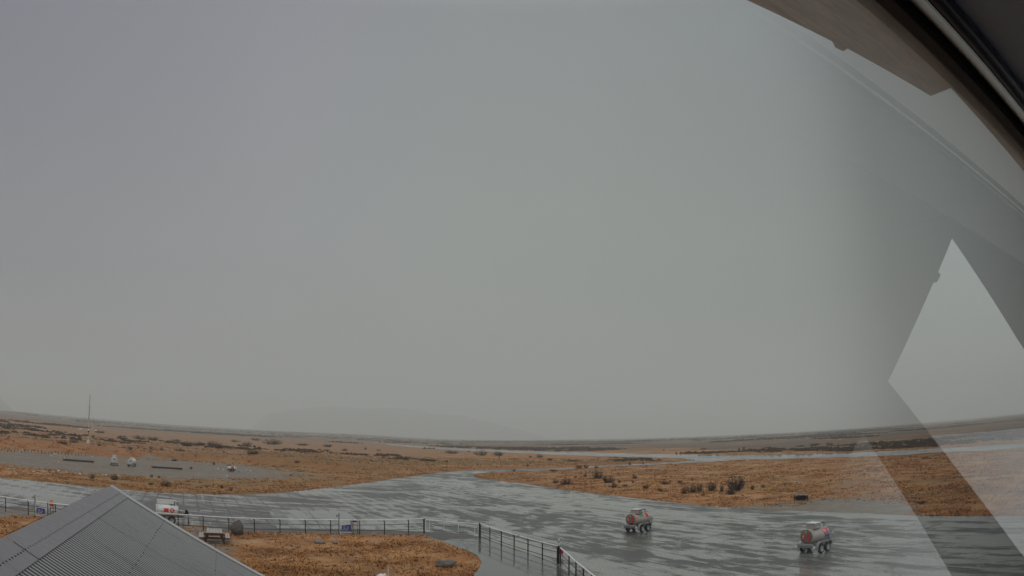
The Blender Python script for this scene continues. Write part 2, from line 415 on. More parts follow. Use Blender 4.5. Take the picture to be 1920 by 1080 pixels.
OL = W([(300, 862), (480, 868), (640, 872), (760, 874), (930, 872), (1080, 870), (1250, 863), (1180, 860), (980, 866), (780, 861), (660, 868), (540, 862)])
olive = np.maximum(soft(OL, 10.0), ss(60, 20, np.abs(sdist(GX, GY, YARD))) * .45 * (GX > -60))
beyond = GX * 0 + (sdist(GX, GY, W(RUN_UP[::-1] ) + [(-320, 1200), (-800, 3500), (3000, 3500), (3000, 0)]) < 0)
scrub = beyond * ss(20, 60, sdist(GX, GY, RW)) * .95 * ss(-.2, .6, 1)
scrub = np.maximum(scrub, ss(350, 1200, rr) * .9)
pale = ss(3, -3, sdist(GX, GY, BANK_POLY)) * ss(0, -12, aa) * .8
pale = np.maximum(pale, ss(300, 1500, rr) * .8 * ss(2, -6, aa))
red = ss(10, 3, np.abs(sdist(GX, GY, BANK_POLY) - 4)) * ss(-6, -14, aa)
red = np.maximum(red, ss(8, 0, sdist(GX, GY, AP)))
for k, a in (('gravel', grav), ('olive', olive), ('scrub', scrub), ('pale', pale), ('red', red)):
    at_ = me.attributes.new(k, 'FLOAT', 'POINT'); at_.data.foreach_set('value', np.append(a, 0).astype(np.float32))
me.update()
go = bpy.data.objects.new('ground', me); C.objects.link(go); tag(go, kind='structure')

def sheet(name, P, z, m, step=2.0, jit=0.0):
    Q = resample(P, step, jit) if jit else P
    V = [Vector((x, y, 0)) for x, y in Q]
    tris = tessellate_polygon([V])
    b = MB(); b.add([(x, y, z) for x, y in Q], [tuple(t) for t in tris])
    o = b.build(name, m)
    up = sum(p.normal.z for p in o.data.polygons)
    if up < 0: o.data.flip_normals()
    return tag(o, kind='structure')
sheet('apron', AP, 0.0, M['asphalt'], 1.2, .07)
sheet('runway', RW, 0.006, M['runway'])
sheet('footpath', PATH, 0.004, M['path'], .8, .03)
sheet('verge_strip', STRIP, -0.002, M['verge'], .6, .04)
for poly in ([(504, 956), (575, 957.3), (590, 973), (600, 992), (520, 990), (512, 975)], [(577.5, 957.3), (648, 958.7), (668, 973), (686, 992), (602.5, 992), (592, 973)], [(30, 940), (66, 928), (135, 934.5), (118, 948)], [(138, 934.5), (180, 939), (150, 952), (121, 948)]):
    sheet('concrete_pad', W(poly), 0.008, M['pad'])
M['reflector'] = mat('pale_reflector', (.46, .47, .47), .35, 0, .15, .3)
sheet('unseen_reflector', [(200.0, 108.0), (298.0, 186.0), (415.0, 60.0), (298.0, -26.0), (26.0, -3.0), (34.0, 17.0)], .008, M['reflector'])  # unseen pale sheet added to brighten the lower triangle mirrored in the glass
def stripe(p, q, w=.13, m='paint'):
    a = np.array(g(*p)); b = np.array(g(*q)); d = (b - a) / np.linalg.norm(b - a); n = np.array([-d[1], d[0]]) * w / 2
    sheet('painted_marking', [tuple(a + n), tuple(a - n), tuple(b - n), tuple(b + n)], 0.009, M[m])
for p, q, m_ in (((1309, 1010.7), (1355, 1000.6), 'paint'), ((1356.6, 1013), (1391, 1005.4), 'paint'), ((1418, 995), (1435, 984), 'paint'), ((1443, 999), (1506, 985), 'redpaint'), ((1286, 969), (1327, 960), 'paint'), ((1531, 979), (1580, 970), 'redpaint'), ((1610, 1014), (1723, 979), 'redpaint'), ((1698, 1001), (1767, 981), 'redpaint'), ((1440, 957.8), (1620, 964), 'paint'), ((1385, 1008), (1372, 1011), 'paint')):
    stripe(p, q, .14, m_)

# ---------------------------------------------------------------- mountains fading into the cloud
def rock():
    s = NT('mountain_scree'); n = s.noise(.004, 6, .6)
    return s.out(s.mix(n, (.05, .05, .045), (.13, .12, .1)), .95)
M['rock'] = rock()
def mountain(sil, dist, depth, name='mountain'):
    b = MB(); n = len(sil); K = 9; rows = []
    for k in range(K):
        t = k / (K - 1); d = dist + depth * t; prof = math.sin(math.pi * min(t * .75 + .0, .5)) if t < .67 else math.cos((t - .67) / .33 * math.pi / 2)
        row = []
        for x, y in sil:
            dr = ray(x, y); hr = math.hypot(dr[0], dr[1]); elev = max(dr[2] / hr, 0.0)
            hh = elev * (dist + depth * .66) * prof * (1 + .05 * math.sin(x * .05 + k * 1.7) * (t * (1 - t) * 4))
            row.append((dr[0] / hr * d, dr[1] / hr * d, hh - 2 if k else -8))
        rows.append(row)
    vs = [p for r in rows for p in r]
    fs = [(k * n + i, k * n + i + 1, (k + 1) * n + i + 1, (k + 1) * n + i) for k in range(K - 1) for i in range(n - 1)]
    b.add(vs, fs); return tag(b.build(name, M['rock'], smooth=True), kind='structure')
def dens(sil, k=6):
    o = []
    for (a, b), (c, d) in zip(sil[:-1], sil[1:]):
        for j in range(k): o.append((a + (c - a) * j / k, b + (d - b) * j / k + random.uniform(-.25, .25)))
    return o + [sil[-1]]
mountain(dens([(455, 804), (468, 801), (486, 789), (504, 776), (535, 767), (590, 763), (680, 762), (780, 768), (870, 780), (950, 797), (1010, 814), (1040, 822)]), 6300, 1500)
mountain(dens([(-330, 560), (-240, 620), (-140, 680), (-60, 715), (0, 744), (14, 757), (30, 772)]), 4600, 1500)

# ---------------------------------------------------------------- vegetation
def vegmat(name, a, b, rough=.85):
    s = NT(name); oi = s.n('ShaderNodeObjectInfo').outputs['Random']; n = s.noise(3.0, 3, .6)
    f = s.math('ADD', s.math('MULTIPLY', oi, .5), s.math('MULTIPLY', n, .5))
    return s.out(s.mix(f, a, b), rough, Specular_IOR_Level=.2)
M['twig'] = vegmat('matagouri_twigs', (.055, .036, .032), (.13, .085, .07))
M['leaf'] = vegmat('matagouri_leaves', (.05, .038, .026), (.12, .088, .055))
M['tus'] = vegmat('tussock_blades', (.25, .12, .048), (.46, .27, .13))
def shrub_meshes(seed, stems=26, leaves=520):
    """one shrub of unit height and unit width: stems fan out from the base, small leaf clumps along them"""
    r = random.Random(seed); st = MB(); lf = MB(); tips = []
    for i in range(stems):
        a = r.uniform(0, 2 * math.pi); lean = r.uniform(.1, .52); h = r.uniform(.45, 1.0) * (1 - 1.9 * lean * lean)
        b0 = r.uniform(.02, .24); p = Vector((math.cos(a) * b0, math.sin(a) * b0, 0)); bx_, by_ = p.x, p.y; segs = []
        for k in range(4):
            t = (k + 1) / 4
            qv = Vector((bx_ + math.cos(a) * (lean - b0 * .8) * t ** .8 + r.uniform(-.03, .03), by_ + math.sin(a) * (lean - b0 * .8) * t ** .8 + r.uniform(-.03, .03), h * t ** 1.15))
            st.cyl(p, qv, .018 * (1.1 - t) + .004, .018 * (1.1 - t) * .7 + .003, n=4, caps=False)
            segs.append((p, qv)); p = qv
            for _ in range(2):
                dv = Vector((r.uniform(-1, 1), r.uniform(-1, 1), r.uniform(.1, 1))).normalized() * r.uniform(.07, .2)
                st.cyl(qv, qv + dv, .005, .002, n=3, caps=False); tips.append(qv + dv)
        tips.append(p)
    for i in range(leaves):
        c = r.choice(tips) + Vector((r.gauss(0, .04), r.gauss(0, .04), r.gauss(0, .04)))
        if c.z < .04: c.z = .05
        s_ = r.uniform(.014, .042); u = Vector((r.gauss(0, 1), r.gauss(0, 1), r.gauss(0, 1))).normalized(); v = u.orthogonal().normalized()
        lf.add([c - u * s_, c + v * s_ * .7, c + u * s_, c - v * s_ * .7], [(0, 1, 2, 3)])
    return st, lf
protos = []
for sd, stn, lv in ((1, 44, 850), (2, 36, 700), (3, 30, 560), (4, 26, 800)):
    st, lf = shrub_meshes(sd, stn, lv)
    root = thing('shrub', 'x', 'shrub')
    st.build('stems', M['twig'], root); lf.build('foliage', M['leaf'], root)
    protos.append(root)
used = [False] * 4; SHARED = {}
def shrub(x, y, w, h, label, group, k=None):
    k = random.randrange(4) if k is None else k
    root = protos[k] if not used[k] else copy_tree(protos[k]); used[k] = True
    p = at(x, y); d = math.sqrt(p[0] ** 2 + p[1] ** 2 + H * H); ppm = FPX / d
    root.location = (p[0], p[1], p[2] - .03); root.rotation_euler = (0, 0, random.uniform(0, 6.28))
    root.scale = (w / ppm, w / ppm * random.uniform(.8, 1.1), h / ppm * 1.05)
    tag(root, label, 'shrub', group); SHARED.setdefault(label, []).append((x, w, root))
    return root
GI = 'shrubs scattered over the orange grass island'
shrub(1378, 920, 40, 29, 'largest round bare shrub standing alone in the orange grass island', None, 0)
shrub(1282, 926, 18, 13, 'leftmost low twiggy shrub of the row left of the big round shrub', GI)
shrub(1297, 923.5, 22, 17, 'wide dark shrub second from left in the row beside the big round shrub', GI)
shrub(1312, 921.5, 17, 20, 'tallest shrub in the middle of the row left of the big round shrub', GI)
shrub(1335, 920.5, 22, 17, 'flat topped grey shrub fourth in the row left of the big round shrub', GI)
shrub(1353, 922, 11, 14, 'narrow shrub at the right end of the row just left of the big round shrub', GI)
shrub(1318, 929.5, 11, 6, 'tiny reddish shrub in front of the row of twiggy shrubs', GI)
shrub(1370, 927, 24, 13, 'sparse grey shrub at the foot of the big round shrub', GI)
shrub(1411, 918, 10, 10, 'small dense shrub just right of the big round shrub', GI)
shrub(1431, 914, 9, 7, 'very small shrub second to the right of the big round shrub', GI)
shrub(1121, 897, 25, 16, 'dark spreading shrub with a tall left tip near the island tip', GI, 1)
shrub(1141, 905, 29, 14, 'widest low dark shrub near the island tip, right of the spreading one', GI)
shrub(1063, 908, 25, 13, 'dark low shrub close to the asphalt edge near the island tip', GI)
shrub(1190, 898, 13, 11, 'small dark double shrub on the middle of the orange grass', GI)
for x, y, w, h in ((1298, 901, 5, 6), (1275, 905, 15, 5), (1247, 908, 22, 8), (1097, 894, 8, 8), (1151, 914, 20, 12), (1212, 916, 16, 8), (1239, 921, 11, 6), (1042, 906, 15, 8), (1079, 896, 6, 5), (1187, 906, 7, 8), (1162, 905, 9, 6), (1392, 930, 7, 3), (1365, 905, 5, 2.5), (1172, 912, 12, 5), (1478, 918, 7, 3), (1530, 923, 5, 3), (1228, 893, 6, 3)):
    shrub(x, y, w, h, 'small low dark shrub dotted on the orange grass island away from the rows', 'small shrubs on the orange grass island')
for x, y, w, h in ((964, 884, 9, 6), (1086, 879, 16, 7), (1099, 877.5, 14, 7), (1118, 877.5, 10, 5), (1181, 871, 9, 4), (1206, 869.5, 7, 4), (1036, 883.5, 22, 4), (1736, 860, 20, 4), (1846, 860, 7, 3), (1727, 944, 40, 5)):
    shrub(x, y, w, h, 'low shrub beside the narrow taxiway link or the far grass edge', 'shrubs along the taxiway link')
for x, y, w, h in ((901, 854, 31, 10), (847, 849.5, 30, 6), (935, 854, 23, 8), (879, 848.5, 7, 4), (1012, 858, 15, 7), (995, 858, 9, 4), (1030, 862.5, 20, 4), (1074, 865, 34, 5), (989, 874.5, 7, 4), (811, 865, 22, 4), (838, 866.5, 6, 4), (965, 861, 9, 3)):
    shrub(x, y, w, h, 'dark shrub on the olive grass between the runway and the taxiway', 'shrubs between runway and taxiway')
for x, y, w, h in ((410, 841, 22, 9), (472, 851.5, 28, 9), (463, 836, 24, 7), (510, 832.5, 42, 10), (567, 836.5, 28, 4), (614, 839.5, 22, 5), (647, 845.5, 13, 5), (685, 842.5, 7, 4), (678, 853.5, 26, 5), (660, 853, 7, 4), (557, 859.5, 15, 4), (762, 863, 13, 6), (797, 864, 32, 6), (697, 865.5, 7, 4), (674, 870.5, 7, 3), (16, 804.5, 36, 7), (98, 816.5, 32, 4), (118, 832, 22, 7), (138, 831, 20, 8), (189, 812, 24, 6), (208, 826.5, 18, 6), (231, 827.5, 13, 5), (186, 838, 9, 4), (214, 843, 9, 5), (244, 844, 13, 6), (259, 844, 5, 6), (283, 845, 9, 6), (303, 846, 8, 7), (337, 847, 25, 6), (352, 836, 30, 9), (372, 837, 30, 8), (400, 837, 30, 10), (262, 824, 30, 7), (288, 826, 34, 7), (67, 825, 3, 5), (420, 846, 8, 3), (590, 846, 9, 3), (530, 848, 12, 3), (230, 818, 20, 3), (150, 822, 12, 3), (440, 829, 20, 4), (620, 850, 8, 3), (736, 853, 6, 3), (710, 846, 8, 3), (330, 827, 22, 4), (480, 826, 26, 5), (720, 858, 9, 3), (640, 860, 6, 3)):
    shrub(x, y, w, h, 'dark shrub on the tan plain behind the grass bank', 'shrubs scattered over the tan plain')
for x, y, w, h in ((359, 862, 7, 5), (327, 864.5, 16, 5), (401, 870.5, 6, 6), (430, 867, 11, 9), (284, 895, 8, 6), (298, 896, 8, 4), (389, 913.5, 14, 5), (416, 916, 7, 7), (433, 919.5, 10, 6), (283, 909, 14, 5), (512, 875, 9, 3), (545, 871, 8, 3), (375, 905, 9, 3)):
    shrub(x, y, w, h, 'small dark shrub around the gravel yard left of the taxiway', 'small shrubs around the gravel yard')
shrub(173, 897, 17, 10, 'brown shrub at the road edge under the white tank trailers, left one of two', 'shrubs beside the taxiway edge')
shrub(215, 900, 16, 11, 'brown shrub above the roof peak at the taxiway edge, right one of two', 'shrubs beside the taxiway edge')
shrub(310, 912, 24, 11, 'widest reddish shrub at the taxiway edge right of the roof peak', 'shrubs beside the taxiway edge')
for x, y, w, h in ((1386, 844, 5, 5), (1571, 841, 6, 9), (1528, 836, 26, 5), (1555, 835, 16, 6), (1855, 819, 15, 11), (1600, 834, 24, 5), (1640, 832, 22, 5), (1500, 838, 20, 4), (1440, 840, 18, 3), (1320, 843, 14, 3), (1245, 845, 4, 3), (1700, 830, 22, 4), (1760, 826, 20, 4), (1680, 836, 8, 3), (1395, 841, 10, 3), (1820, 828, 10, 4)):
    shrub(x, y, w, h, 'dark shrub on the far side of the runway', 'shrubs beyond the runway')

# far scrub that reads as one mass, and the tussock grass itself
def scrub_mass():
    b = MB(); n = 0; r = np.random.default_rng(3)
    while n < 4200:
        az = R(r.uniform(-46, 47)); d = 230 * (9.0) ** r.uniform(0, 1)
        x, y = d * math.sin(az), d * math.cos(az)
        X = np.array([x]); Y = np.array([y])
        if fbm(X / 120, Y / 120 + 3, 3)[0] < (.47 if az > R(-4) else .52): continue
        if sdist(X, Y, RW)[0] < 8 or sdist(X, Y, AP)[0] < 8 or False: continue
        if d < 420 and az < R(-4) and (r.random() < .82 or sdist(X, Y, BANK_POLY)[0] > -8): continue
        if d < 420 and R(-4) <= az < R(8): continue
        if d < 320 and r.random() < .5: continue
        z = float(height(X, Y)[0]); w = r.uniform(1.5, 6.0) * (1 + d / 1500); hh = r.uniform(.25, 1.05) * (.6 + d / 900)
        for _ in range(7):
            cx, cy = x + r.normal(0, w * .4), y + r.normal(0, w * .4); a = r.uniform(0, 6.28); t = hh * r.uniform(.5, 1.1); ww = w * r.uniform(.15, .4)
            u = (math.cos(a) * ww, math.sin(a) * ww)
            b.add([(cx - u[0], cy - u[1], z - .1), (cx + u[0], cy + u[1], z - .1), (cx + u[0] * .55, cy + u[1] * .55, z + t * .7), (cx + u[0] * .05, cy + u[1] * .05, z + t), (cx - u[0] * .6, cy - u[1] * .6, z + t * .6)], [(0, 1, 2, 3, 4)])
        n += 1
    return b
tag(scrub_mass().build('distant_scrub', M['leaf']), 'dark far scrub covering the plain towards the horizon', 'scrub', kind='stuff')
def tussock():
    """individual bent blades gathered in tufts; thick near the window, thinner far away"""
    r = np.random.default_rng(5); n = 200000
    az = np.radians(r.uniform(-45, 45, n)); d = 34 * (8.0) ** r.uniform(0, 1, n)
    x, y = d * np.sin(az), d * np.cos(az)
    dp = np.minimum(np.minimum(sdist(x, y, AP), sdist(x, y, RW)), sdist(x, y, PATH))
    dg = np.minimum(np.minimum(sdist(x, y, YARD), sdist(x, y, PATCH)), sdist(x, y, VERGE)); dp = np.minimum(dp, sdist(x, y, STRIP))
    dens_ = fbm(x / 3.5, y / 3.5, 3)
    ok = (dp > .15) & (dg > r.uniform(-5.0, 1.0, n) * np.where(d > 70, 1.0, .35)) & (dens_ + r.uniform(-.12, .12, n) > .40 + .06 * ss(60, 140, d))
    x, y, d = x[ok][:52000], y[ok][:52000], d[ok][:52000]; z = height(x, y)
    n = len(x); V = []; F = []
    K = 4
    a = r.uniform(0, 2 * np.pi, (n, K)); hgt = r.uniform(.03, .10, (n, 1)) * r.uniform(.7, 1.2, (n, K)) * (1 + d[:, None] / 120); le = r.uniform(.8, 3.0, (n, K)) * hgt; wd = (.02 + d[:, None] * .0004) * r.uniform(.8, 1.8, (n, K))
    bx = x[:, None] + r.normal(0, .10, (n, K)); by = y[:, None] + r.normal(0, .10, (n, K)); bz = z[:, None] + 0 * a
    px, py = -np.sin(a) * wd, np.cos(a) * wd
    v = np.stack([np.stack([bx - px, by - py, bz - .03], -1), np.stack([bx + px, by + py, bz - .03], -1), np.stack([bx + np.cos(a) * le, by + np.sin(a) * le, bz + hgt], -1)], 2).reshape(-1, 3)
    f = np.arange(len(v)).reshape(-1, 3)
    me = bpy.data.meshes.new('tussock_grass'); me.from_pydata(v.tolist(), [], f.tolist()); me.materials.append(M['tus']); me.update()
    o = bpy.data.objects.new('tussock_grass', me); C.objects.link(o)
    return o
def tusmat():
    s = NT('tussock_straw'); mid = s.noise(.22, 6, .6); mid2 = s.noise(.38, 5, .6); n2 = s.noise(2.5, 3, .6)
    c = s.mix(s.rng(mid, .40, .60), (.30, .125, .038), (.51, .257, .094))
    c = s.mix(s.math('MULTIPLY', s.rng(mid2, .50, .64), .7), c, (.56, .35, .19))
    c = s.mix(s.math('MULTIPLY', s.rng(mid2, .47, .36), .7), c, (.18, .085, .037))
    c = s.mix(s.math('MULTIPLY', s.rng(n2, .4, .75), .5), c, (.62, .40, .21))
    return s.out(c, .9, Specular_IOR_Level=.15)
M['tus'] = tusmat()
tag(tussock(), 'orange brown tussock grass around the airfield pavement', 'grass', kind='stuff')

# ---------------------------------------------------------------- fences
M['postdark'] = mat('dark_steel', (.035, .028, .03), .5, .3, .3, 9)
M['galv'] = mat('galvanised_tube', (.86, .87, .88), .3, .15, .12, 14)
M['greenp'] = mat('green_paint', (.03, .085, .06), .5, 0, .25, 8)
M['rail'] = mat('dark_rail', (.05, .043, .043), .5, .3, .3, 9)
M['blue'] = mat('blue_sign', (.035, .06, .32), .45, 0, .15, 12)
M['white'] = mat('white_paint', (.75, .75, .73), .5, 0, .08, 6)
M['red'] = mat('red_paint', (.72, .03, .05), .45, 0, .15, 6)
M['yellow'] = mat('yellow_paint', (.7, .45, .08), .5, 0, .15, 6)
M['cyan'] = mat('green_tie', (.18, .48, .38), .5, 0, .15, 6)
M['toprail'] = mat('bright_galvanised_rail', (.93, .94, .95), .45, 0, .04, 14)
FH = 1.1
def top(x, y): p = g(x, y, FH); return (p[0], p[1])
def fence(label, tops, ext0=None, ext1=None, posts=None):
    P = [top(*t) for t in tops]; pp = P if posts is None else [top(*t) for t in posts]
    o = P[0]; root = thing('rail_fence', label, 'fence', (o[0], o[1], 0))
    L = ([top(*ext0)] if ext0 else []) + P + ([top(*ext1)] if ext1 else [])
    for zz, r, m_, nm in ((FH, .036, 'toprail', 'top_rail'), (.72, .02, 'rail', 'lower_rail'), (.30, .02, 'rail', 'lower_rail')):
        b = MB(); b.path([(x - o[0], y - o[1], zz) for x, y in L], r, 8); b.build(nm, M[m_], root, True)
    for i, (x, y) in enumerate(pp):
        b = MB(); x -= o[0]; y -= o[1]
        j = min(i, len(pp) - 2); dv = Vector((pp[j + 1][0] - pp[j][0], pp[j + 1][1] - pp[j][1], 0)).normalized() * .09
        b.path([(x, y, -.1), (x, y, FH - .14), (x - dv.x * .4, y - dv.y * .4, FH - .07), (x - dv.x, y - dv.y, FH - .03)], .038, 8)
        b.build('post', M['postdark'], root, True)
    return root
f_left = fence('galvanised rail fence with dark posts left of the grey roof', [(-85, 920), (-38, 926), (10.4, 932.2), (53, 938.3), (104, 944.5), (150, 949.5)])
f_mid = fence('long straight rail fence with dark posts behind the picnic table', [(242, 957), (287, 961), (334, 964.3), (381, 967.3), (429, 970.2), (477, 972), (525, 973.2), (572.5, 974.2), (620, 974.8), (674.5, 975.2), (721, 974.8), (766, 973.8), (794.5, 972.6)])
f_right = fence('rail fence running down the side of the wet footpath', [(900.7, 981.5), (918.5, 988.2), (940, 995), (964, 1002.2), (990, 1009.2), (1017, 1016.6), (1045, 1023.5)])
f_end = fence('short rail fence at the bottom edge beyond the striped bollard', [(1051, 1027), (1067, 1041), (1080, 1053), (1094, 1064), (1110, 1077), (1130, 1092)])
def tube_gate():
    a = Vector((*top(797.5, 974), 0)); b = Vector((*top(897.5, 981.8), 0)); root = thing('double_gate', 'long low gate of pale galvanised tube between the two rail fences', 'gate', a)
    d = (b - a); L = d.length; u = d / L
    P = lambda t, z: tuple(u * t + Vector((0, 0, z)))
    m = MB(); m.path([P(.05, .22), P(.02, .3), P(.02, FH - .02), P(L - .02, FH - .02), P(L - .02, .16), P(L - .32, .16)], .032, 8); m.path([P(.05, .22), P(.36, .18), P(.38, .28)], .022, 8)
    m.build('gate_frame', M['toprail'], root, True)
    for t in (.40, L * .36, L * .63, L - .33):
        m = MB(); m.cyl(P(t, .16 if t < .5 or t > L - .5 else .3), P(t, FH - .04), .022, n=8); m.build('upright', M['toprail'], root, True)
    for z in (.72, .32):
        m = MB(); m.cyl(P(.05, z), P(L - .05, z), .013, n=6); m.build('lower_rail', M['rail'], root, True)
    for t in (-.1, L + .05):
        m = MB(); m.cyl(P(t, -.05), P(t, FH + .06), .04, n=10); m.build('gate_post', M['postdark'], root, True)
tube_gate()
def small_gate(x0, x1, y, label, flip, sign_label, mark=True):
    a = Vector((*top(x0, y), 0)); b = Vector((*top(x1, y + (x1 - x0) * flip), 0)); root = thing('walk_gate', label, 'gate', a)
    d = b - a; L = d.length; u = d / L; nrm = Vector((u.y, -u.x, 0))
    P = lambda t, z, o=0.0: tuple(u * t + nrm * o + Vector((0, 0, z)))
    m = MB(); m.cyl(P(0, -.05), P(0, 1.62), .035, n=8); m.build('tall_post', M['greenp'], root, True)
    m = MB(); m.cyl(P(L, -.05), P(L, 1.2), .035, n=8); m.build('gate_post', M['greenp'], root, True)
    m = MB(); m.path([P(.06, .12, .05), P(.06, 1.0, .05), P(L - .06, 1.0, .05), P(L - .06, .12, .05), P(.06, .12, .05)], .018, 6); m.path([P(.06, .72, .05), P(L - .06, .72, .05)], .014, 6); m.build('gate_frame', M['galv'], root, True)
    arm = MB(); arm.cyl(P(0, 1.45), P(-.16, 1.45), .008, n=5); arm.add([P(-.16, 1.54, .01), P(-.22, 1.36, .01), P(-.19, 1.36, .01), P(-.16, 1.45, .01), P(-.13, 1.36, .01), P(-.10, 1.36, .01), P(-.16, 1.54, .03), P(-.22, 1.36, .03), P(-.10, 1.36, .03)], [(0, 1, 2, 3, 4, 5), (6, 8, 7), (0, 6, 7, 1), (0, 5, 8, 6)]); arm.build('latch_marker', M['postdark'], root)
    s = thing('gate_sign', sign_label, 'sign', a)
    m = MB(); o = P(L * .50, .5, .09)
    rz = math.atan2(u.y, u.x); m.box(o, (L * .62, .02, .40), rz=rz); m.build('sign_panel', M['blue'], s)
    m = MB()
    for k, (tx, tz, w_, h_) in enumerate(((-.16, .08, .18, .03), (.12, .08, .16, .03), (-.1, -.02, .2, .03), (.14, -.03, .12, .03), (-.2, -.12, .1, .05), (.02, -.12, .2, .03))):
        m.box(P(L * .5 + tx, .5 + tz, .103), (w_, .006, h_), rz=rz)
    m.build('lettering', M['white'], s)
small_gate(65.5, 89.5, 941, 'green posted walk gate in the fence left of the grey roof', .14, 'blue notice hung on the green gate left of the roof')
small_gate(635.5, 661.5, 975, 'walk gate with one tall dark post in the long middle fence', -.005, 'blue notice hung low on the walk gate in the middle fence')
# warning sign with orange and yellow panel behind the left fence
p = top(95.5, 943.6); s_ = thing('warning_sign', 'small yellow topped red sign standing behind the left fence', 'sign', (p[0] - .1, p[1] + .25, 0), R(-8))
m = MB(); m.cyl((-.14, 0, 0), (-.14, 0, 1.2), .02, n=6); m.build('sign_leg', M['postdark'], s_); m = MB(); m.cyl((.14, 0, 0), (.14, 0, 1.2), .02, n=6); m.build('sign_leg', M['postdark'], s_)
m = MB(); m.box((0, -.03, 1.23), (.34, .03, .20), bev=.01); m.build('upper_panel', M['yellow'], s_); m = MB(); m.box((0, -.03, .97), (.46, .03, .24), bev=.01); m.build('lower_panel', M['red'], s_)
# sign by the middle gate
p = top(671, 975.2); s_ = thing('notice_board', 'small grey and blue notice between two posts right of the middle walk gate', 'sign', (p[0] - .25, p[1] + .12, 0), R(22))
m = MB(); m.box((0, 0, .62), (.42, .02, .44)); m.build('sign_panel', M['galv'], s_); m = MB(); m.box((-.12, 0, .98), (.5, .02, .16)); m.build('header_panel', M['blue'], s_); m = MB(); m.cyl((.22, .03, 0), (.22, .03, 1.15), .03, n=8); m.cyl((-.3, .03, 0), (-.3, .03, 1.15), .03, n=8); m.build('sign_posts', M['postdark'], s_)
# striped bollard and the red and white notice at the corner
cp = top(1047.6, 1023)
s_ = thing('striped_bollard', 'tall black and white striped bollard at the corner of the footpath fence', 'bollard', (cp[0], cp[1], 0))
m = MB(); m.cyl((0, 0, -.05), (0, 0, 1.52), .055, n=12); m.build('bollard_post', M['postdark'], s_, True)
m = MB(); m.cyl((0, 0, 1.10), (0, 0, 1.29), .058, n=12); m.build('white_band', M['white'], s_, True)
m = MB(); m.cyl((0, 0, 1.36), (0, 0, 1.53), .058, n=12); m.build('white_band', M['white'], s_, True)
s_ = thing('corner_notice', 'narrow red and white notice fixed beside the striped bollard', 'sign', (cp[0] + .16, cp[1] - .2, 0), R(-55))
m = MB(); m.box((0, 0, .62), (.34, .02, .62)); m.build('sign_panel', M['white'], s_); m = MB(); m.box((0, -.013, .74), (.34, .012, .26)); m.build('red_band', M['red'], s_); m = MB(); m.cyl((0, .03, 0), (0, .03, .95), .022, n=8); m.build('sign_leg', M['postdark'], s_)
for (x, y), lb in (((973.5, 1004.8), 'green tie wrapped on the rail half way down the footpath fence'), ((1081.5, 1053.2), 'green tie wrapped on the rail past the striped bollard')):
    q_ = top(x, y); b = MB(); b.cyl((-.09, .04, 0), (.09, -.04, 0), .05, n=10); b.cyl((.02, 0, 0), (.06, .03, -.12), .02, .01, n=6)
    o = b.build('rail_tie', M['cyan'], None, True); o.location = (q_[0], q_[1], FH); o.rotation_euler = (0, 0, R(-20)); tag(o, lb, 'tie', 'green ties on the fence rail')

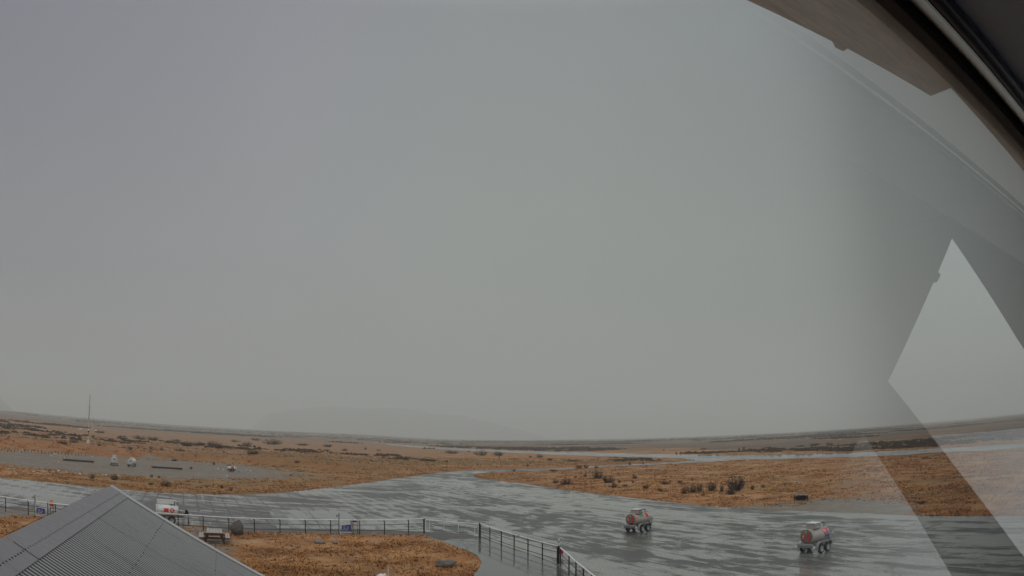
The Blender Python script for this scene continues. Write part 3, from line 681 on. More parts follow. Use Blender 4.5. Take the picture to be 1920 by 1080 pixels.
# ---------------------------------------------------------------- fuel tank trailers
M['tank'] = mat('painted_tank', (.50, .45, .41), .3, .1, .08, 3, dirt=(.36, .33, .29))
M['tankback'] = mat('weathered_tank_end', (.23, .215, .17), .4, .1, .2, 3, dirt=(.10, .10, .075))
M['tankwhite'] = mat('white_tank', (.78, .78, .77), .35, 0, .06, 3, dirt=(.5, .48, .45))
M['rubber'] = mat('tyre_rubber', (.02, .02, .021), .7, 0, .2, 9)
M['rim'] = mat('pale_rim', (.42, .43, .43), .35, .4, .1, 9)
M['chassis'] = mat('galvanised_chassis', (.36, .37, .36), .4, .5, .15, 5)
M['dark'] = mat('black_steel', (.022, .022, .024), .45, .2, .2, 6)
M['green'] = mat('pale_green_decal', (.20, .29, .18), .5, 0, .1, 8)
M['bluedecal'] = mat('blue_decal', (.04, .16, .42), .5, 0, .1, 8)
def trailer(label, loc, heading, L=1.95, D=.90, body='tank', endm='tankback', kind='near', group='towed fuel tank trailers', variant=0):
    root = thing('fuel_trailer', label, 'trailer', loc, R(90 - heading), group)
    zc = .56 + D / 2; r = D / 2; h = L / 2
    b = MB(); prof = [(-h + .02, r * .93), (-h + .02, r * .985), (-h, r * 1.0), (-h - .02, r * 1.02), (-h + .03, r * 1.02), (-h + .05, r), (h - .05, r), (h - .03, r * 1.02), (h, r * 1.01), (h + .05, r * .8), (h + .09, r * .4), (h + .10, .001)]
    b.rev(prof, 'x', (0, 0, zc), 40); tank = b.build('tank', M[body], root, True)
    b = MB(); b.rev([(-h + .021, r * .935), (-h - .03, r * .7), (-h - .055, r * .35), (-h - .06, .001)][::-1], 'x', (0, 0, zc), 36); b.build('tank_end', M[endm], root, True)
    if kind != 'plain':
        if variant != 2:
            # raised box over the filler with an overhanging lid
            b = MB(); b.box((-.18, 0, zc + r + .15), (.66, .66, .34), bev=.02); tb = b.build('hose_box', M['tank'], root)
            b = MB(); b.box((-.18, 0, zc + r + .335), (.74, .74, .03), bev=.01); b.build('lid', M['galv'], tb)
            b = MB(); b.box((-.10, -.338, zc + r + .17), (.36, .012, .2)); pl = b.build('side_plate', M['white'] if variant == 1 else M['dark'], tb)
            b = MB()
            for k in range(4): b.box((-.22 + k * .08, -.348, zc + r + .17 + .01 * (k % 2)), (.04, .008, .09)); 
            b.build('lettering', M['dark'] if variant == 1 else M['white'], pl)
        else:
            b = MB(); zz = zc + r
            for x_ in (-.78, .72):
                for y_ in (-.33, .33): b.cyl((x_, y_, zz - .12), (x_, y_, zz + .36), .025, n=6)
            b.path([(-.78, -.33, zz + .36), (.72, -.33, zz + .36), (.72, .33, zz + .36), (-.78, .33, zz + .36), (-.78, -.33, zz + .36)], .028, 6); b.box((0, .33, zz + .18), (1.46, .02, .3)); b.build('guard_rail', M['white'], root)
        b = MB(); b.cyl((.38, 0, zc + r - .02), (.38, 0, zc + r + .1), .17, n=20); mh = b.build('manhole', M['chassis'], root, True)
        b = MB(); b.cyl((.38, 0, zc + r + .1), (.38, 0, zc + r + .14), .2, n=20); b.build('manhole_lid', M['galv'], mh, True)
        b = MB(); b.path([(.62, -.22, zc + r - .1), (.62, -.22, zc + r + .24), (.62, .22, zc + r + .24), (.62, .22, zc + r - .1)], .018, 6); b.path([(.82, -.2, zc + r - .1), (.82, -.2, zc + r + .2), (.82, .2, zc + r + .2), (.82, .2, zc + r - .1)], .018, 6); b.build('grab_rail', M['dark'], root, True)
        # curved placards wrapped on the right and left side
        def wrap(x0, x1, a0, a1, m_, nm, side=-1, off=.006, parent=root):
            b = MB(); K = 8; vs = []
            for i in range(K + 1):
                t = R(a0 + (a1 - a0) * i / K)
                for x_ in (x0, x1): vs.append((x_, side * (r + off) * math.cos(t), zc + (r + off) * math.sin(t)))
            b.add(vs, [(2 * i, 2 * i + 1, 2 * i + 3, 2 * i + 2) for i in range(K)]); return b.build(nm, M[m_], parent, True)
        if variant == 0:
            wrap(.50, .86, 12, 62, 'red', 'hazard_panel'); wrap(-.30, .28, 22, 62, 'green', 'green_decal')
            wrap(-.86, -.52, 15, 58, 'red', 'hazard_ring'); wrap(-.78, -.60, 24, 50, 'tankwhite', 'hazard_disc', off=.010); wrap(-.71, -.66, 26, 44, 'red', 'hazard_flame', off=.014)
        elif variant == 1:
            wrap(.30, .92, 8, 55, 'red', 'hazard_panel'); wrap(.36, .46, 20, 48, 'tankwhite', 'hazard_mark', off=.010); wrap(.40, .95, -22, 2, 'bluedecal', 'blue_panel')
            for k in range(3): wrap(.54 + k * .12, .60 + k * .12, 15, 45, 'dark' if k == 1 else 'tankwhite', 'lettering', off=.011)
        else:
            wrap(-.25, .12, -14, 26, 'red', 'hazard_panel')
            b = MB(); cx, cz = .40, zc + .04; w_ = .22
            for q_, oo, m_ in (((0, w_), (w_, 0), 0),): pass
            b.add([(cx, -r * 1.02 - .012, cz + w_), (cx + w_, -r * 1.0 - .03, cz), (cx, -r * 1.02 - .012, cz - w_), (cx - w_, -r * 1.0 - .03, cz)], [(0, 3, 2, 1)])
            dm = b.build('hazard_diamond', M['red'], root)
            b = MB(); b.add([(cx, -r - .036, cz + w_ * .78), (cx + .09, -r - .04, cz + .04), (cx, -r - .04, cz - .02), (cx - .09, -r - .04, cz + .04)], [(0, 3, 2, 1)]); b.box((cx, -r - .04, cz - .06), (.2, .006, .03)); b.build('flame_mark', M['white'], dm)
        xe = -h - .055
        if variant != 2:
            b = MB(); b.box((xe - .012, -.20, zc - .02), (.012, .17, .44)); b.build('rear_panel', M['red'], root)
            b = MB(); w_ = .17; cy, cz = .20, zc + .02
            b.add([(xe - .014, cy, cz + w_), (xe - .014, cy + w_, cz), (xe - .014, cy, cz - w_), (xe - .014, cy - w_, cz)], [(0, 1, 2, 3)]); dm = b.build('rear_diamond', M['red'], root)
            b = MB(); b.add([(xe - .018, cy, cz + .13), (xe - .018, cy + .05, cz + .02), (xe - .018, cy, cz - .03), (xe - .018, cy - .05, cz + .02)], [(0, 1, 2, 3)]); b.box((xe - .018, cy, cz - .07), (.004, .09, .03)); b.build('flame_mark', M['white'], dm)
            b = MB(); b.box((xe + .01, .02, zc + r * .74), (.02, .12, .11)); b.build('data_plate', M['yellow'], root)
            if variant == 0: b = MB(); b.box((xe + .0, -.12, zc - r * .72), (.03, .32, .09)); b.build('lettered_plate', M['dark'], root)
    # chassis, bumper, mudguards, running gear
    b = MB()
    for y_ in (-.34, .34): b.box((.05, y_, .50), (L + .1, .07, .11))
    for x_ in (-.8, -.3, .3, .8): b.box((x_, 0, .50), (.06, .62, .08))
    for x_ in (-.6, 0, .6): b.box((x_, 0, .57), (.1, .6, .06))
    b.build('chassis', M['chassis' if kind != 'plain' else 'dark'], root)
    b = MB(); b.box((-h - .12, 0, .55), (.08, 1.18, .16), bev=.02); b.box((-h - .10, 0, .42), (.05, .9, .06)); bp = b.build('rear_bumper', M['chassis'], root)
    for y_ in (-.66, .66):
        b = MB(); b.box((-h - .14, y_ * .98, .44), (.05, .17, .14), bev=.01); b.build('tail_light', M['white' if kind != 'plain' else 'dark'], bp)
    wr = .30
    for s in (-1, 1):
        b = MB(); prof = []
        y0, y1 = s * .56, s * .78
        pts = [(-.82, .40), (-.72, .60), (-.55, .70), (.55, .70), (.72, .60), (.82, .40)]
        for (xa, za), (xb, zb) in zip(pts[:-1], pts[1:]):
            b.add([(xa, y0, za), (xb, y0, zb), (xb, y1, zb), (xa, y1, za), (xa, y0, za + .02), (xb, y0, zb + .02), (xb, y1, zb + .02), (xa, y1, za + .02)], [(0, 1, 2, 3), (7, 6, 5, 4), (3, 2, 6, 7), (0, 4, 5, 1)])
        b.add([(-.82, y0, .42), (-.82, y1, .42), (-.83, y1, .22), (-.83, y0, .22)], [(0, 1, 2, 3)])
        b.build('mudguard', M['chassis'], root)
        for x_ in (-.37, .37):
            w = MB(); prof = [(-.085, wr * .62), (-.09, wr * .9), (-.06, wr), (.06, wr), (.09, wr * .9), (.085, wr * .62)]
            w.rev(prof, 'y', (x_, s * .67, wr), 28); wh = w.build('tyre', M['rubber'], root, True)
            w = MB(); w.rev([(s * .085, wr * .63), (s * .06, wr * .58), (s * .03, wr * .3), (s * .075, wr * .22), (s * .08, .001)], 'y', (x_, s * .67, wr), 24); w.rev([(-s * .08, wr * .63), (-s * .02, .001)], 'y', (x_, s * .67, wr), 24); w.build('rim', M['rim'], wh, True)
    b = MB()
    for x_ in (-.37, .37): b.cyl((x_, -.6, wr), (x_, .6, wr), .03, n=8)
    b.build('axles', M['dark'], root)
    b = MB(); b.path([(h * .9, -.34, .5), (h + 1.05, -.03, .48)], .035, 8); b.path([(h * .9, .34, .5), (h + 1.05, .03, .48)], .035, 8); b.cyl((h + .95, 0, .48), (h + 1.2, 0, .5), .04, n=8); b.build('drawbar', M['chassis'], root)
    b = MB(); b.cyl((h + .9, .12, .02), (h + .9, .12, .8), .03, n=8); b.cyl((h + .9, .08, .08), (h + .9, .16, .08), .08, n=12); b.build('jockey_wheel', M['dark'], root)
    b = MB(); b.box((h + .30, 0, .80), (.36, .74, .46), bev=.02); tbx = b.build('pump_box', M['chassis' if kind != 'plain' else 'tankwhite'], root)
    if kind != 'plain':
        b = MB(); b.rev([(-.10, .20), (-.10, .03), (.10, .03), (.10, .20)], 'y', (h + .68, -.05, .86), 20); b.cyl((h + .68, -.16, .86), (h + .68, .06, .86), .12, n=16); b.build('hose_reel', M['dark'], root, True)
        b = MB(); b.box((h + .52, -.34, .98), (.08, .1, .2)); b.build('nozzle', M['white'], root)
    return root
def gp(x, y): p = g(x, y); return (p[0], p[1], 0.0)
trailer('silver fuel tank trailer standing alone in the middle of the wet apron', gp(1196, 996), 46, variant=0)
trailer('fuel tank trailer with white side plate on its box, rightmost on the wet apron', gp(1528, 1034), 57, variant=1, D=.93)
trailer('white fuel trailer with top guard rail half hidden behind the grey roof', gp(313, 980), 60, L=1.7, D=.86, body='tankwhite', endm='tankwhite', variant=2)
def wtrailer(label, x, y, hd, s):
    t = trailer(label, at(x, y), hd, L=2.2, D=1.15, body='tankwhite', endm='tankwhite', kind='plain', group='white tank trailers in the gravel yard')
    b = MB(); b.cyl((-.2, 0, 1.65), (-.2, 0, 1.86), .34, .30, n=18); mh = b.build('manhole', M['tankwhite'], t, True)
    b = MB(); b.cyl((-.2, 0, 1.86), (-.2, 0, 1.94), .40, n=18); b.build('manhole_lid', M['white'], mh, True)
    b = MB(); b.box((-1.26, -.05, 1.25), (.06, .5, .26)); b.build('valve_box', M['chassis'], t)
    t.scale = (s, s, s); return t
wtrailer('left one of the two white tank trailers parked in the gravel yard', 214, 872.5, -31, .95)
wtrailer('right one of the two white tank trailers parked in the gravel yard', 247, 875, -12, .86)
t = trailer('small red and white tank trailer parked in the gravel yard above the round boulder', at(434, 884.5), 75, L=2.0, D=.8, body='tankwhite', endm='red', kind='plain', group=None)
b = MB(); b.box((.3, -.41, 1.0), (.7, .02, .5)); b.build('hazard_panel', M['red'], t); b = MB(); b.box((.2, 0, 1.45), (.8, .5, .18), bev=.03); b.build('hose_box', M['chassis'], t); b = MB(); b.box((1.25, 0, .8), (.7, .6, .4), bev=.04); b.build('pump_cover', M['red'], t); t.scale = (.72, .72, .72)

# ---------------------------------------------------------------- picnic table
M['wood'] = mat('weathered_planks', (.40, .37, .34), .6, 0, .25, 7, dirt=(.36, .33, .31))
M['woodred'] = mat('stained_timber', (.10, .045, .038), .65, 0, .3, 7)
p = at(402, 1016); pt = thing('picnic_table', 'picnic table with grey plank top and two benches beside the grey roof', 'picnic table', (p[0], p[1], p[2] - .02), R(24))
tl = 1.5
for i in range(5):
    b = MB(); b.box((-.42 + i * .21, 0, .76), (.195, tl * 1.5, .04), bev=.006); b.build('table_plank', M['wood'], pt)
for s in (-1, 1):
    for i in (0, 1):
        b = MB(); b.box((s * (.80 + i * .155), 0, .46), (.14, tl * 1.5, .04), bev=.006); b.build('bench_plank', M['wood'], pt)
for y_ in (-.85, .85):
    b = MB(); b.box((0, y_, .40), (2.0, .045, .13)); b.build('bench_beam', M['woodred'], pt)
    b = MB(); b.box((0, y_, .69), (1.0, .045, .11)); b.build('top_beam', M['woodred'], pt)
    for s in (-1, 1):
        b = MB(); b.box((s * .52, y_ * .95, .36), (.12, .045, .86), ry=s * R(-24)); b.build('leg', M['woodred'], pt)
b = MB(); b.box((0, -1.145, .72), (1.06, .03, .13)); b.build('end_board', M['woodred'], pt)
for s in (-1, 1): b = MB(); b.box((s * .88, -1.145, .425), (.32, .03, .09)); b.build('bench_end_board', M['woodred'], pt)

# ---------------------------------------------------------------- rocks
M['rockd'] = mat('brown_boulder', (.10, .088, .078), .8, 0, .35, 5, .5, dirt=(.15, .13, .11))
M['rockg'] = mat('grey_brown_rock', (.17, .155, .14), .75, 0, .45, 6, .6, dirt=(.28, .22, .15))
M['rockl'] = mat('grey_stone', (.22, .21, .2), .8, 0, .3, 8, .4)
def stone(w, d, h, seed, name, m, loc, label, cat='rock', group=None, sub=3):
    import bmesh
    bm = bmesh.new(); bmesh.ops.create_icosphere(bm, subdivisions=sub, radius=1)
    r = random.Random(seed); o = [r.uniform(0, 50) for _ in range(3)]
    from mathutils import noise
    for v in bm.verts:
        k = 1 + .34 * noise.noise(Vector(v.co) * 1.3 + Vector(o)) + .14 * noise.noise(Vector(v.co) * 4 + Vector(o))
        v.co = Vector((v.co.x * w / 2 * k, v.co.y * d / 2 * k, (v.co.z * .62 + .42) * h * k / 1.04))
    me = bpy.data.meshes.new(name); bm.to_mesh(me); bm.free(); me.materials.append(m)
    for f in me.polygons: f.use_smooth = sub > 2
    ob = bpy.data.objects.new(name, me); C.objects.link(ob); ob.location = loc
    return tag(ob, label, cat, group)
p = at(444.5, 1002.5); stone(1.05, .95, .9, 3, 'boulder', M['rockd'], p, 'big round brown boulder beside the fence behind the picnic table', 'boulder')
p = at(837, 1063); stone(1.2, .9, .44, 12, 'boulder', M['rockg'], p, 'low flat dark boulder in the rounded end of the orange lawn', 'boulder')
p = at(600, 1019); stone(.8, .5, .2, 14, 'flat_rock', M['rockl'], p, 'long flat pale rock left of centre on the orange lawn')
p = at(628, 1020); stone(.44, .35, .24, 7, 'flat_rock', M['rockl'], p, 'small grey rock just right of the long flat rock on the lawn')
p = at(549, 1031); stone(.32, .2, .1, 9, 'flat_rock', M['rockl'], p, 'small pale stone alone on the left half of the lawn')
p = at(455, 1003); stone(.28, .2, .1, 10, 'flat_rock', M['rockl'], p, 'small pale stone at the right foot of the round boulder')
def whitestones():
    first = None
    A = [(18, 887), (27, 885), (30, 888.5), (44, 885), (53, 888.5), (63, 886), (70, 888.5), (81, 884.5), (90, 888.5), (101, 885), (110, 884), (125, 886), (150, 890), (193, 891), (199, 892), (222, 893), (110, 847), (9, 845.5), (22, 845), (36, 847.5), (41, 846), (56, 847), (65, 847.5), (90, 849), (102, 850.5), (104, 852), (96, 856), (113, 859), (121, 859.5), (139, 853.5), (155, 855), (173, 857), (115, 855), (417, 880.5), (419, 881.5), (447, 882.5), (453, 883.5), (459, 883.5), (463, 883), (470, 884), (409, 880), (426, 893.5), (372, 892)]
    for x, y in A:
        p = at(x, y)
        lb = 'white marker stone in the loose rows around the gravel yard'
        if first is None:
            o = first = stone(.42, .36, .26, 21, 'marker_stone', M['white'], p, lb, 'stone', 'white stones around the gravel yard', 2)
        else:
            o = first.copy(); C.objects.link(o); o.location = p
        SHARED.setdefault(lb, []).append((x, 10, o)); o.rotation_euler = (0, 0, random.uniform(0, 6)); k = random.uniform(.4, .95); o.scale = (k, k, k)
whitestones()
def yardposts():
    first = None; lb = 'short dark post in the row along the back of the gravel yard'
    for i in range(26):
        t = i / 25; x = 2 + t * 158; y = 846 + t * 9.5 + random.uniform(-.7, .7); p = at(x, y)
        if first is None:
            b = MB(); b.cyl((0, 0, -.1), (0, 0, .62), .05, .045, n=7); b.cyl((0, 0, .62), (0, 0, .66), .06, .03, n=7); o = first = b.build('short_post', M['postdark']); tag(o, lb, 'post', 'short posts along the gravel yard')
        else: o = first.copy(); C.objects.link(o)
        o.location = p; o.scale = (1, 1, random.uniform(.7, 1.1)); SHARED.setdefault(lb, []).append((x, 10, o))
yardposts()
p = at(936, 862.5); b = MB(); b.cyl((0, 0, 0), (0, 0, 1.5), .12, n=8); b.cyl((0, 0, 1.5), (0, 0, 1.62), .16, .1, n=8); o = b.build('marker_post', M['dark']); o.location = p; tag(o, 'short dark marker post standing on the grass short of the runway', 'post')

# low timber frames in the yard
def beam(name, x0, y0, x1, y1, label, h=.32, redend=False):
    a = Vector(at(x0, y0)); b_ = Vector(at(x1, y1)); root = thing(name, label, 'platform', a); d = b_ - a; L = d.length; rz = math.atan2(d.y, d.x)
    root.rotation_euler = (0, 0, rz)
    m = MB(); m.box((L / 2, 0, h - .06), (L, 1.6, .08), bev=.01); m.build('deck', M['rail'], root)
    for y_ in (-.72, .72): m = MB(); m.box((L / 2, y_, h / 2 - .05), (L * .98, .12, h - .1)); m.build('bearer', M['woodred'], root)
    if redend: m = MB(); m.box((-.08, 0, h * .7), (.16, 1.4, h * 1.4), bev=.03); m.build('end_block', M['red'], root)
beam('landing_platform', 118, 863, 176, 867, 'long low dark platform left of the white tank trailers')
beam('landing_platform', 286, 877, 342, 880.5, 'long low dark platform with a red end right of the white tank trailers', redend=True)
# low black mesh crate by the gravel patch
p = at(1502, 938); root = thing('ground_crate', 'low black open crate at the grass edge above the right trailer', 'crate', p, R(-25))
b = MB(); b.box((0, 0, .60), (1.5, .9, .06), ry=R(4), bev=.02); b.build('lid', M['rockl'], root)
for sx in (-.75, -.25, .25, .75):
    for sy in (-.45, .45): b = MB(); b.cyl((sx, sy, 0), (sx * .9, sy * .8, .58), .05, n=6); b.build('upright', M['dark'], root)
b = MB(); b.box((0, 0, .27), (1.35, .7, .44), bev=.16); b.build('coiled_hose', M['dark'], root)

# ---------------------------------------------------------------- mast with guy wires and marker balls
M['masttube'] = mat('dark_mast', (.05, .04, .045), .5, .3, .2, 3)
p = at(165, 832); root = thing('wind_mast', 'thin tall guyed mast with pale marker balls on the tan plain', 'mast', p)
MH = 12.8
for k in range(6):
    b = MB(); b.cyl((0, 0, MH * k / 6), (0, 0, MH * (k + 1) / 6), .06, n=8); b.build('mast_section', M['masttube'] if k % 2 or k > 2 else M['white'], root, True)
b = MB(); b.cyl((0, 0, MH), (0, 0, MH + .6), .03, n=6); b.build('wind_vane', M['masttube'], root)
for a in (10, 130, 190, 310):
    q_ = Vector((math.cos(R(a)) * 3.9, math.sin(R(a)) * 3.9, 0)); b = MB(); b.cyl(q_, (0, 0, MH * .8), .012, n=4, caps=False); b.build('guy_wire', M['masttube'], root)
b = MB(); b.box((0, 0, .5), (.8, .6, 1.0), bev=.05); b.build('base_cabinet', M['white'], root)
for x_, m_ in ((-2.6, 'white'), (.1, 'white'), (2.55, 'white')):
    b = MB(); b.rev([(-.36, .001), (-.28, .24), (0, .37)], 'z', (x_, -.1, 3.6), 16, 1); b.rev([(0, .37), (.28, .24), (.36, .001)], 'z', (x_, -.1, 3.6), 16, 0)
    b.build('marker_ball', [M['white'], M['white'] if x_ < -1 else M['dark']], root, True)
# far white sheds
M['roofgrey'] = mat('pale_roof', (.55, .56, .57), .5, 0, .05, 1)
def shed(x, w, label):
    d0 = 1900.0; dr = ray(x, 790); hr = math.hypot(dr[0], dr[1]); px_, py_ = dr[0] / hr * d0, dr[1] / hr * d0
    z = float(height(np.array([px_]), np.array([py_]))[0]); root = thing('farm_shed', label, 'building', (px_, py_, z), R(20), 'far white sheds on the plain')
    b = MB(); b.box((0, 0, 3), (w, 12, 6)); b.build('wall', M['white'], root)
    b = MB(); b.add([(-w / 2 - .5, -6.5, 6), (w / 2 + .5, -6.5, 6), (w / 2 + .5, 6.5, 6), (-w / 2 - .5, 6.5, 6), (-w / 2 - .5, 0, 9), (w / 2 + .5, 0, 9)], [(0, 1, 5, 4), (2, 3, 4, 5), (0, 4, 3), (1, 2, 5), (3, 2, 1, 0)]); b.build('roof', M['roofgrey'], root)
shed(188.5, 6, 'left far white shed under the fog at the horizon'); shed(199, 5, 'right far white shed under the fog at the horizon')

# ---------------------------------------------------------------- grey corrugated roof below the window
def roofmat(name, c1, c2, rough):
    s = NT(name); n = s.noise(1.3, 6, .65); n2 = s.noise(14, 4, .6)
    c = s.mix(n, c1, c2)
    c = s.mix(s.math('MULTIPLY', s.rng(s.noise(1.0, 6, .65, s.n('ShaderNodeMapping', {'Vector': s.co, 'Scale': (.7, 5, .7)}).outputs[0]), .52, .72), .45), c, (.13, .125, .115))
    if name == 'grey_roofing_iron': c = s.mix(s.rng(s.attr('valley_shade'), .02, .45), c, (.034, .034, .034))  # grooves painted dark for rib shading that the even sky leaves faint
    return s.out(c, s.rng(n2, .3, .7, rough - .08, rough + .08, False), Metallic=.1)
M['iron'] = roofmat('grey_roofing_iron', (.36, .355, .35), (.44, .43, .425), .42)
M['cap'] = roofmat('grey_ridge_flashing', (.205, .195, .205), (.245, .235, .24), .5)
M['barge'] = roofmat('pale_barge_flashing', (.42, .41, .42), (.5, .49, .5), .45)
ZR = 6.55
ax, ay = g(208, 912, ZR); RAZ = R(-22.74); PT = R(28.6)
rb_ = thing('neighbour_building', 'building with a grey corrugated iron gable roof filling the lower left corner', 'building', (ax, ay, ZR))
rb_.rotation_euler = (0, 0, -RAZ)   # local +y runs along the ridge away from the window, +x down the near slope
ct, st_ = math.cos(PT), math.sin(PT)
RLEN = 8.6; SL = 4.3
def rp(t, s, n=0.0): return (s * ct + n * st_, t, -s * st_ + n * ct)   # t along ridge, s down slope, n off the surface
b = MB(); pitch = .0765; K = 8; N_ = int((RLEN + .12) / pitch) * K
vs = []
for i in range(N_ + 1):
    t = -.06 - i * pitch / K; c_ = math.cos(2 * math.pi * i / K); hgt = .0105 * c_
    vs += [rp(t, .12, hgt), rp(t, SL, hgt)]
b.add(vs, [(2 * i, 2 * i + 1, 2 * i + 3, 2 * i + 2) for i in range(N_)])
# fixing screws in lines parallel to the ridge
for srow in (.95, 1.85, 2.75, 3.65):
    for i in range(0, int(RLEN / pitch), 3):
        t = -.06 - i * pitch; pz = rp(t, srow + random.uniform(-.01, .01), .011); b.cyl(pz, rp(t, srow, .016), .008, n=6, m=1)
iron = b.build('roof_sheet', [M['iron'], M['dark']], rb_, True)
b = MB(); CW = .312
for k0, k1 in ((.10, -5.50), (-5.51, -8.8)):
    zf = .019 if k0 > 0 else .0165
    V_ = [rp(k0, 0, zf), rp(k0, CW, zf), rp(k1, CW, zf), rp(k1, 0, zf), rp(k0, CW + .002, zf - .012), rp(k1, CW + .002, zf - .012)]
    b.add(V_, [(0, 1, 2, 3), (1, 4, 5, 2)])
    V_ = [(-v[0], v[1], v[2]) for v in V_[:4]]; b.add(V_, [(3, 2, 1, 0)])
nd = int(8.7 / pitch)
for i in range(nd):
    t = .02 - i * pitch; b.cyl(rp(t, .186 + random.uniform(-.003, .003), .012), rp(t, .186, .0205), .0098, n=8, m=1)
av = iron.data.attributes.new('valley_shade', 'FLOAT', 'POINT'); vv = np.zeros(len(iron.data.vertices), np.float32)
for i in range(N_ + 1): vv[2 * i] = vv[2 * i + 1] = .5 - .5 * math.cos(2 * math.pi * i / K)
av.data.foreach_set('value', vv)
b.build('ridge_flashing', [M['cap'], M['dark']], rb_)
b = MB()   # barge flashing down the far edge
V_ = [rp(-.15, 0, .024), rp(.055, 0, .024), rp(.055, SL + .1, .024), rp(-.15, SL + .1, .024), rp(-.15, 0, .005), rp(-.15, SL + .1, .005), rp(.055, 0, -.18), rp(.055, SL + .1, -.18)]
b.add(V_, [(0, 3, 2, 1), (0, 4, 5, 3), (1, 2, 7, 6)]); b.build('barge_flashing', M['barge'], rb_)
b = MB(); V_ = [(-p_[0], p_[1], p_[2]) for p_ in (rp(.05, .05), rp(.05, SL), rp(-RLEN, SL), rp(-RLEN, .05))]; b.add(V_, [(0, 1, 2, 3)]); b.build('back_slope', M['iron'], rb_)
M['wallc'] = mat('grey_cladding', (.2, .2, .19), .7, 0, .1, 2)
b = MB(); hw = SL * ct - .3; ze = -SL * st_ - .02
for y_ in (-.02, -RLEN + .1):
    b.add([(-hw, y_, -ZR), (hw, y_, -ZR), (hw, y_, ze + .1), (0, y_, -.12), (-hw, y_, ze + .1), (-hw, y_ - .1, -ZR), (hw, y_ - .1, -ZR), (hw, y_ - .1, ze + .1), (0, y_ - .1, -.12), (-hw, y_ - .1, ze + .1)], [(0, 1, 2, 3, 4), (9, 8, 7, 6, 5)])
for s in (-1, 1): b.box((s * hw, -RLEN / 2, (ze - ZR) / 2), (.1, RLEN - .3, ZR + ze))
b.build('wall', M['wallc'], rb_)

# pale pole and its round cap at the bottom edge, in the lawn
p = at(728, 1096); b = MB(); b.cyl((0, 0, 0), (0, 0, 1.0), .025, n=8); b.cyl((0, 0, 1.0), (0, 0, 1.02), .03, .01, n=8); o = b.build('marker_pole', M['white'], None, True); o.location = p; tag(o, 'thin white pole rising from the lawn at the bottom edge of the view', 'pole')
p = at(716, 1090); o = stone(.55, .5, .42, 33, 'white_bollard_cap', M['white'], p, 'rounded white stone at the bottom edge left of the thin white pole', 'stone'); o.name = 'white_stone'

# ---------------------------------------------------------------- the room and window the webcam looks through
GA = R(54.87)
tv = np.array([math.sin(GA), math.cos(GA)]); nv = np.array([-math.cos(GA), math.sin(GA)])
D0 = .35
def wp(t, n, z): q_ = tv * t + nv * n; return (q_[0], q_[1], H + z)
def hit(x, y, d):
    r_ = ray(x, y); s = d / (r_[0] * nv[0] + r_[1] * nv[1]); return s * (r_[0] * tv[0] + r_[1] * tv[1]), s * r_[2]
def zline(pts, d): return sum(hit(x, y, d)[1] for x, y in pts) / len(pts)
house = thing('viewing_building', 'building the view is taken from, with wooden eave and dark window head at top right', 'building', (0, 0, 0))
def wbox(bm_, t0, t1, n0, n1, z0, z1):
    vs = [wp(t, n, z) for z in (z0, z1) for t, n in ((t0, n0), (t1, n0), (t1, n1), (t0, n1))]
    bm_.add(vs, [(3, 2, 1, 0), (4, 5, 6, 7), (0, 1, 5, 4), (1, 2, 6, 5), (2, 3, 7, 6), (3, 0, 4, 7)])
M['roomdark'] = mat('dark_interior', (.22, .25, .30), .8, 0, .2, 3)
M['gasket'] = mat('black_gasket', (.008, .007, .009), .5, 0, .2, 6)
M['trim'] = mat('pale_trim', (.88, .95, .97), .3, .0, .03, 6)
M['tubebk'] = mat('dark_tube', (.05, .05, .06), .3, 0.2, .1, 6)
M['blind'] = mat('dark_blind', (.62, .72, .86), .5, 0, .1, 6)
def eavewood():
    s = NT('weathered_eave_board'); v = s.n('ShaderNodeMapping', {'Vector': s.co, 'Rotation': (0, 0, GA - R(90)), 'Scale': (1, 9, 1)}).outputs[0]
    v = s.n('ShaderNodeMapping', {'Vector': s.co, 'Rotation': (0, 0, -(R(90) - GA))}).outputs[0]
    v = s.n('ShaderNodeMapping', {'Vector': v, 'Scale': (4, 26, 1)}).outputs[0]
    n = s.noise(1.0, 7, .7, v); n2 = s.noise(5, 6, .7)
    c = s.mix(s.rng(n, .3, .7), (.50, .56, .59), (.80, .88, .90)); c = s.mix(s.rng(n2, .5, .75), c, (.60, .70, .70)); c = s.mix(s.rng(n2, .42, .25), c, (.72, .68, .64))
    return s.out(c, .8, n, .004, .6)
M['eave'] = eavewood()
zA = .633; zC = .672; zD = .5425
b = MB(); wbox(b, -2.4, 5.1, .337, .36, zA, zA + .35); wbox(b, -2.4, 5.1, .334, .337, zA + .028, zA + .034); b.build('window_head_gasket', M['gasket'], house)
b = MB()
b.add([wp(t, n, z) for t in (-2.4, 5.1) for n, z in ((.250, .5425), (.334, .670), (.334, .74), (.250, .74))], [(0, 1, 5, 4), (1, 2, 6, 5), (2, 3, 7, 6), (3, 0, 4, 7), (3, 2, 1, 0), (4, 5, 6, 7)]); b.build('window_head_trim', M['trim'], house)
b = MB(); b.cyl(wp(-2.4, .243, .560), wp(5.1, .243, .560), .0165, n=20); b.build('frame_tube', M['tubebk'], house, True)
b = MB(); wbox(b, -2.4, 5.1, .035, .243, .565, .585); b.build('head_lining', M['blind'], house)
b = MB(); wbox(b, -2.6, 5.1, .252, .256, .745, 1.45); b.build('inner_liner', M['gasket'], house)
